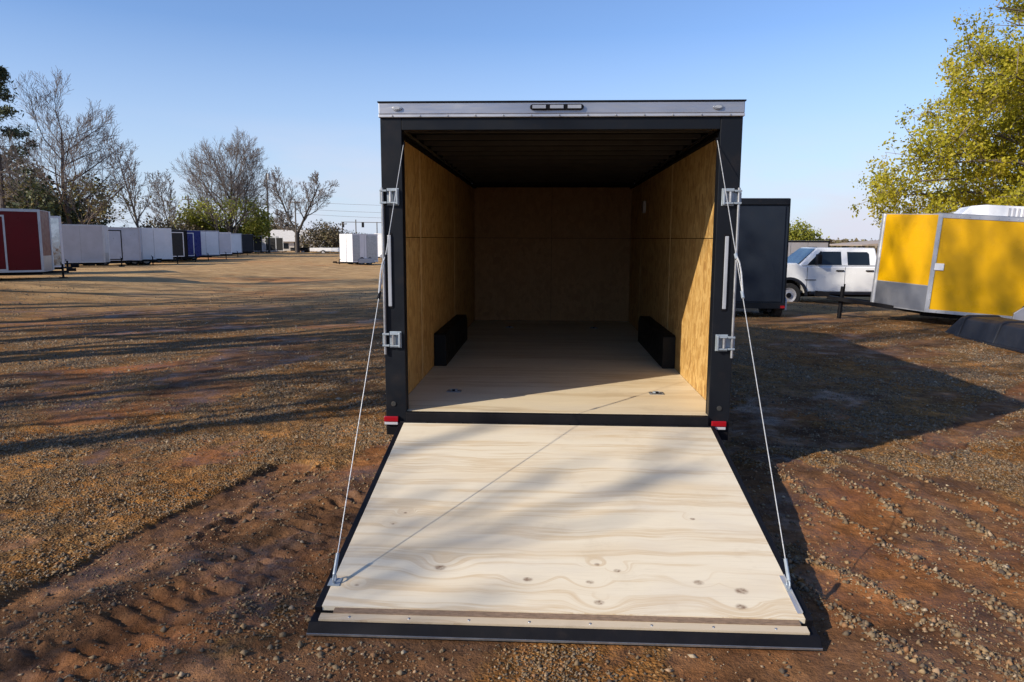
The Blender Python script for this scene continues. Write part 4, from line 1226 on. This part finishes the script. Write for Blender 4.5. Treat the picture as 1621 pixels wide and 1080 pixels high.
# the big yellow-green oak on the right
def oak():
    rg = random.Random(12)
    C_, Rd = Vector((.5, 0, 4.3)), Vector((9.0, 8.4, 10.2))
    sk, clumps = [], []
    trunk = [Vector((0, 0, -.2)), Vector((.1, 0, 1.6)), Vector((.2, .1, 3.4)), Vector((.3, 0, 6)), Vector((.4, .1, 9)), Vector((.5, 0, 12.3))]
    sk.append((trunk, [.5, .42, .36, .27, .17, .05], 0))
    def along(f):
        q = f * (len(trunk) - 1); i = min(int(q), len(trunk) - 2); return trunk[i].lerp(trunk[i + 1], q - i)
    for k in range(92):
        th = k * 2.39996 + rg.uniform(-.3, .3)
        sz = -.28 + 1.25 * (k + .5) / 92
        el = math.asin(max(-.95, min(.95, sz)))
        d = Vector((math.cos(th) * math.cos(el), math.sin(th) * math.cos(el), math.sin(el)))
        rr = rg.uniform(.72, 1.0)
        e = C_ + Vector((d.x * Rd.x, d.y * Rd.y, d.z * Rd.z)) * rr
        e.z = max(e.z, 2.3 + rg.random() * .8)
        a = along(min(.93, max(.36, .36 + .55 * (e.z - 2.5) / 12 + rg.uniform(-.08, .02))))
        mid = a.lerp(e, .5) + Vector((rg.gauss(0, .35), rg.gauss(0, .35), .9))
        n = 7
        pts = []
        for i in range(n + 1):
            t_ = i / n
            pts.append(a * (1 - t_) ** 2 + mid * 2 * t_ * (1 - t_) + e * t_ ** 2 + Vector((rg.gauss(0, .08), rg.gauss(0, .08), rg.gauss(0, .08))))
        r0 = .05 + .010 * (e - a).length
        sk.append((pts, [r0 * (1 - .85 * i / n) for i in range(n + 1)], 1))
        for j in range(17):
            i = rg.randint(2, n)
            b0 = pts[i]
            ln = rg.uniform(.7, 2.0)
            dd = Vector((rg.gauss(0, 1), rg.gauss(0, 1), rg.gauss(.1, .7))).normalized()
            dd = (dd + (e - a).normalized() * .7).normalized()
            p2 = b0 + dd * ln * .5 + Vector((0, 0, .1)); p3 = b0 + dd * ln
            if p3.z < 1.9:
                continue
            sk.append(([b0, p2, p3], [.022, .015, .008], 2))
            for q in range(6):
                f = rg.uniform(.2, 1.05)
                c0 = b0.lerp(p3, f)
                d2 = Vector((rg.gauss(0, 1), rg.gauss(0, 1), rg.gauss(0, .8))).normalized() * rg.uniform(.25, .6)
                sk.append(([c0, c0 + d2], [.008, .005], 3))
                clumps.append(tuple(c0 + d2 * rg.uniform(.5, 1.1)))
    res = [('trunk', skel_mesh('trunk', sk, (0, 1), 'bark', .02)), ('crown', skel_mesh('crown', sk, (2, 9), 'twig', .005))]
    res.append(('leaves', leaf_mesh('leaves', np.array(clumps), .066, 'oak_leaf', 6, 30, .17, .6)))
    return res
tree('oak_tree', 'big tree with fresh yellow-green leaves rising behind the yellow trailer', (22.5, 25, 0), 'oak', oak)

# ------------------------------------------------------------------ poles, wires, house
def pole(label, x_, y_, h, arms=(), r=.13, extra=None):
    p = empty('utility_pole', label, 'pole', (x_, y_, 0), group='wooden utility poles')
    part('shaft', MB().tube([(0, 0, -.2), (0, 0, h)], [r, r * .7], 8), 'pole', p, smooth=True)
    for z_, wd in arms:
        part('crossarm', MB().box(-wd / 2, wd / 2, -.16, -.10, z_ - .06, z_ + .06), 'pole', p)
        ins = MB()
        for k in (-.45, -.2, .2, .45):
            ins.lathe([(.05, z_ + .062), (.06, z_ + .14), (.02, z_ + .2)], 2, 8, (k * wd, -.13, 0))
        part('insulators', ins, 'pale', p)
    if extra:
        part('transformer', MB().lathe([(.05, h - .9), (.24, h - .88), (.24, h - .15), (.1, h - .05)], 2, 12, (.3, 0, 0)), 'steel', p)
    return p
pole('tallest pole with a transformer at its top, beside the forked tree', -38.6, 95, 11.2, (), .15, True)
pole('thin pole behind the black doorway trailer', -47.3, 90, 7.8, ((7.3, 1.6),))
pole('pole standing in front of the forked bare tree', -36.5, 100, 8.0, ((7.5, 1.6),))
pole('pole standing among the budding tree branches', -40.5, 92, 9.0, ((8.6, 1.6),))
pole('short distant pole right of the forked tree', -33.0, 112, 5.0, ((4.7, 1.4),))
WG = 'overhead wires'
for i, (a, b_) in enumerate((((-36.5, 100, 7.6), (10, 104, 8.2)), ((-36.5, 100, 6.6), (10, 104, 7.0)), ((-36.5, 100, 5.9), (10, 104, 6.1)), ((-47.3, 90, 7.4), (-36.5, 100, 7.4)), ((-40.5, 92, 8.6), (-36.5, 100, 7.9)))):
    a, b_ = Vector(a), Vector(b_)
    pts = [a.lerp(b_, k / 12) - Vector((0, 0, 4 * (.8 if i < 3 else .3) * (k / 12) * (1 - k / 12))) for k in range(13)]
    lab = ('upper wire running right from the pole by the forked tree', 'middle wire running right from the pole by the forked tree', 'lowest wire running right from the pole by the forked tree',
           'wire crossing behind the budding tree', 'wire from the budding tree pole to the forked tree')[i]
    tag(part('overhead_wire', MB().tube(pts, .022, 4), 'pole', None), lab, 'wire', WG)
sg = empty('traffic_signal', 'thin traffic signal gantry on poles behind the small white trailer', 'traffic signal', (-32.4, 118, 0))
part('post', MB().tube([(0, 0, -.1), (0, 0, 5.6)], .09, 8).tube([(3.6, 0, -.1), (3.6, 0, 5.2)], .08, 8), 'pole', sg)
part('mast_arm', MB().tube([(-2.5, 0, 5.2), (5.2, 0, 5.1)], .05, 6), 'pole', sg)
for x_ in (-2.2, 1.2, 4.6):
    part('signal_head', MB().box(x_ - .18, x_ + .18, -.15, .15, 4.3, 5.15), 'black', sg)
hs = empty('house', 'low cream house with pale pitched roof beyond the last trailers', 'house', (-46.2, 128, 0), (0, 0, R(20)))
part('wall', MB().box(-4.2, 4.2, -3, 3, -.2, 1.9), 'wall_cream', hs)
part('roof', MB().prism([(-3.4, 1.88), (3.4, 1.88), (0, 4.0)], 0, -4.5, 4.5), 'roof_pale', hs)
part('window', MB().box(-2.4, -1.4, -3.03, -3.002, .6, 1.6), 'glass', hs)
part('window', MB().box(1.2, 2.2, -3.03, -3.002, .6, 1.6), 'glass', hs)
part('door', MB().box(-.45, .45, -3.03, -3.002, -.1, 1.75), 'bark_dark', hs)
gs = empty('carport', 'tan flat canopy roof on posts behind the white truck', 'carport', (22.5, 46, 0), (0, 0, R(8)))
part('roof', MB().prism([(-2.6, 1.72), (4.5, 1.72), (4.5, 1.9), (1.5, 2.12), (-2.6, 1.78)], 1, -2.5, 2.5), 'roof_tan', gs)
for x_ in (-2.4, 4.3):
    for y_ in (-2.3, 2.3):
        part('post', MB().box(x_ - .06, x_ + .06, y_ - .06, y_ + .06, -.3, 1.719), 'pole', gs)
# small far trailers and low flatbeds between forked tree and white box
cargo('far light grey box trailer right of the forked tree', (-36.4, 112, 0), R(180), 3, 2.2, .9, 2.5, 0, 'pale', 'pale', group='far small trailers')
cargo('far darker grey box trailer beside the brown-green shrub', (-33.0, 112.5, 0), R(180), 2.8, 2.2, .8, 2.3, 0, 'steel', 'pale', group='far small trailers')
for i, (x_, y_, mt, lab) in enumerate(((-37.4, 106.5, 'charcoal', 'dark low flatbed trailer at the foot of forked tree'), (-33.6, 104, 'white', 'white low flatbed trailer right of the forked tree'),
                                       (-29.8, 102, 'white', 'white low flatbed trailer left of the small white trailer'))):
    f_ = empty('flatbed_trailer', lab, 'trailer', (x_, y_, 0), (0, 0, R(4 * i)), 'low flatbed trailers far off')
    part('deck', MB().box(-2, 2, -.9, .9, .45, .6), mt, f_)
    part('side_rail', MB().box(-2, 2, -.93, -.9, .62, .95), mt, f_)
    part('side_rail', MB().box(-2, 2, .9, .93, .62, .95), mt, f_)
    for s in (-1, 1):
        wheel(f_, (0, s * .98, .3), .33, .2, 'trim', s > 0)
    part('tongue', MB().tube([(2, .5, .5), (3.2, 0, .5), (2, -.5, .5)], .05, 4), 'black', f_)
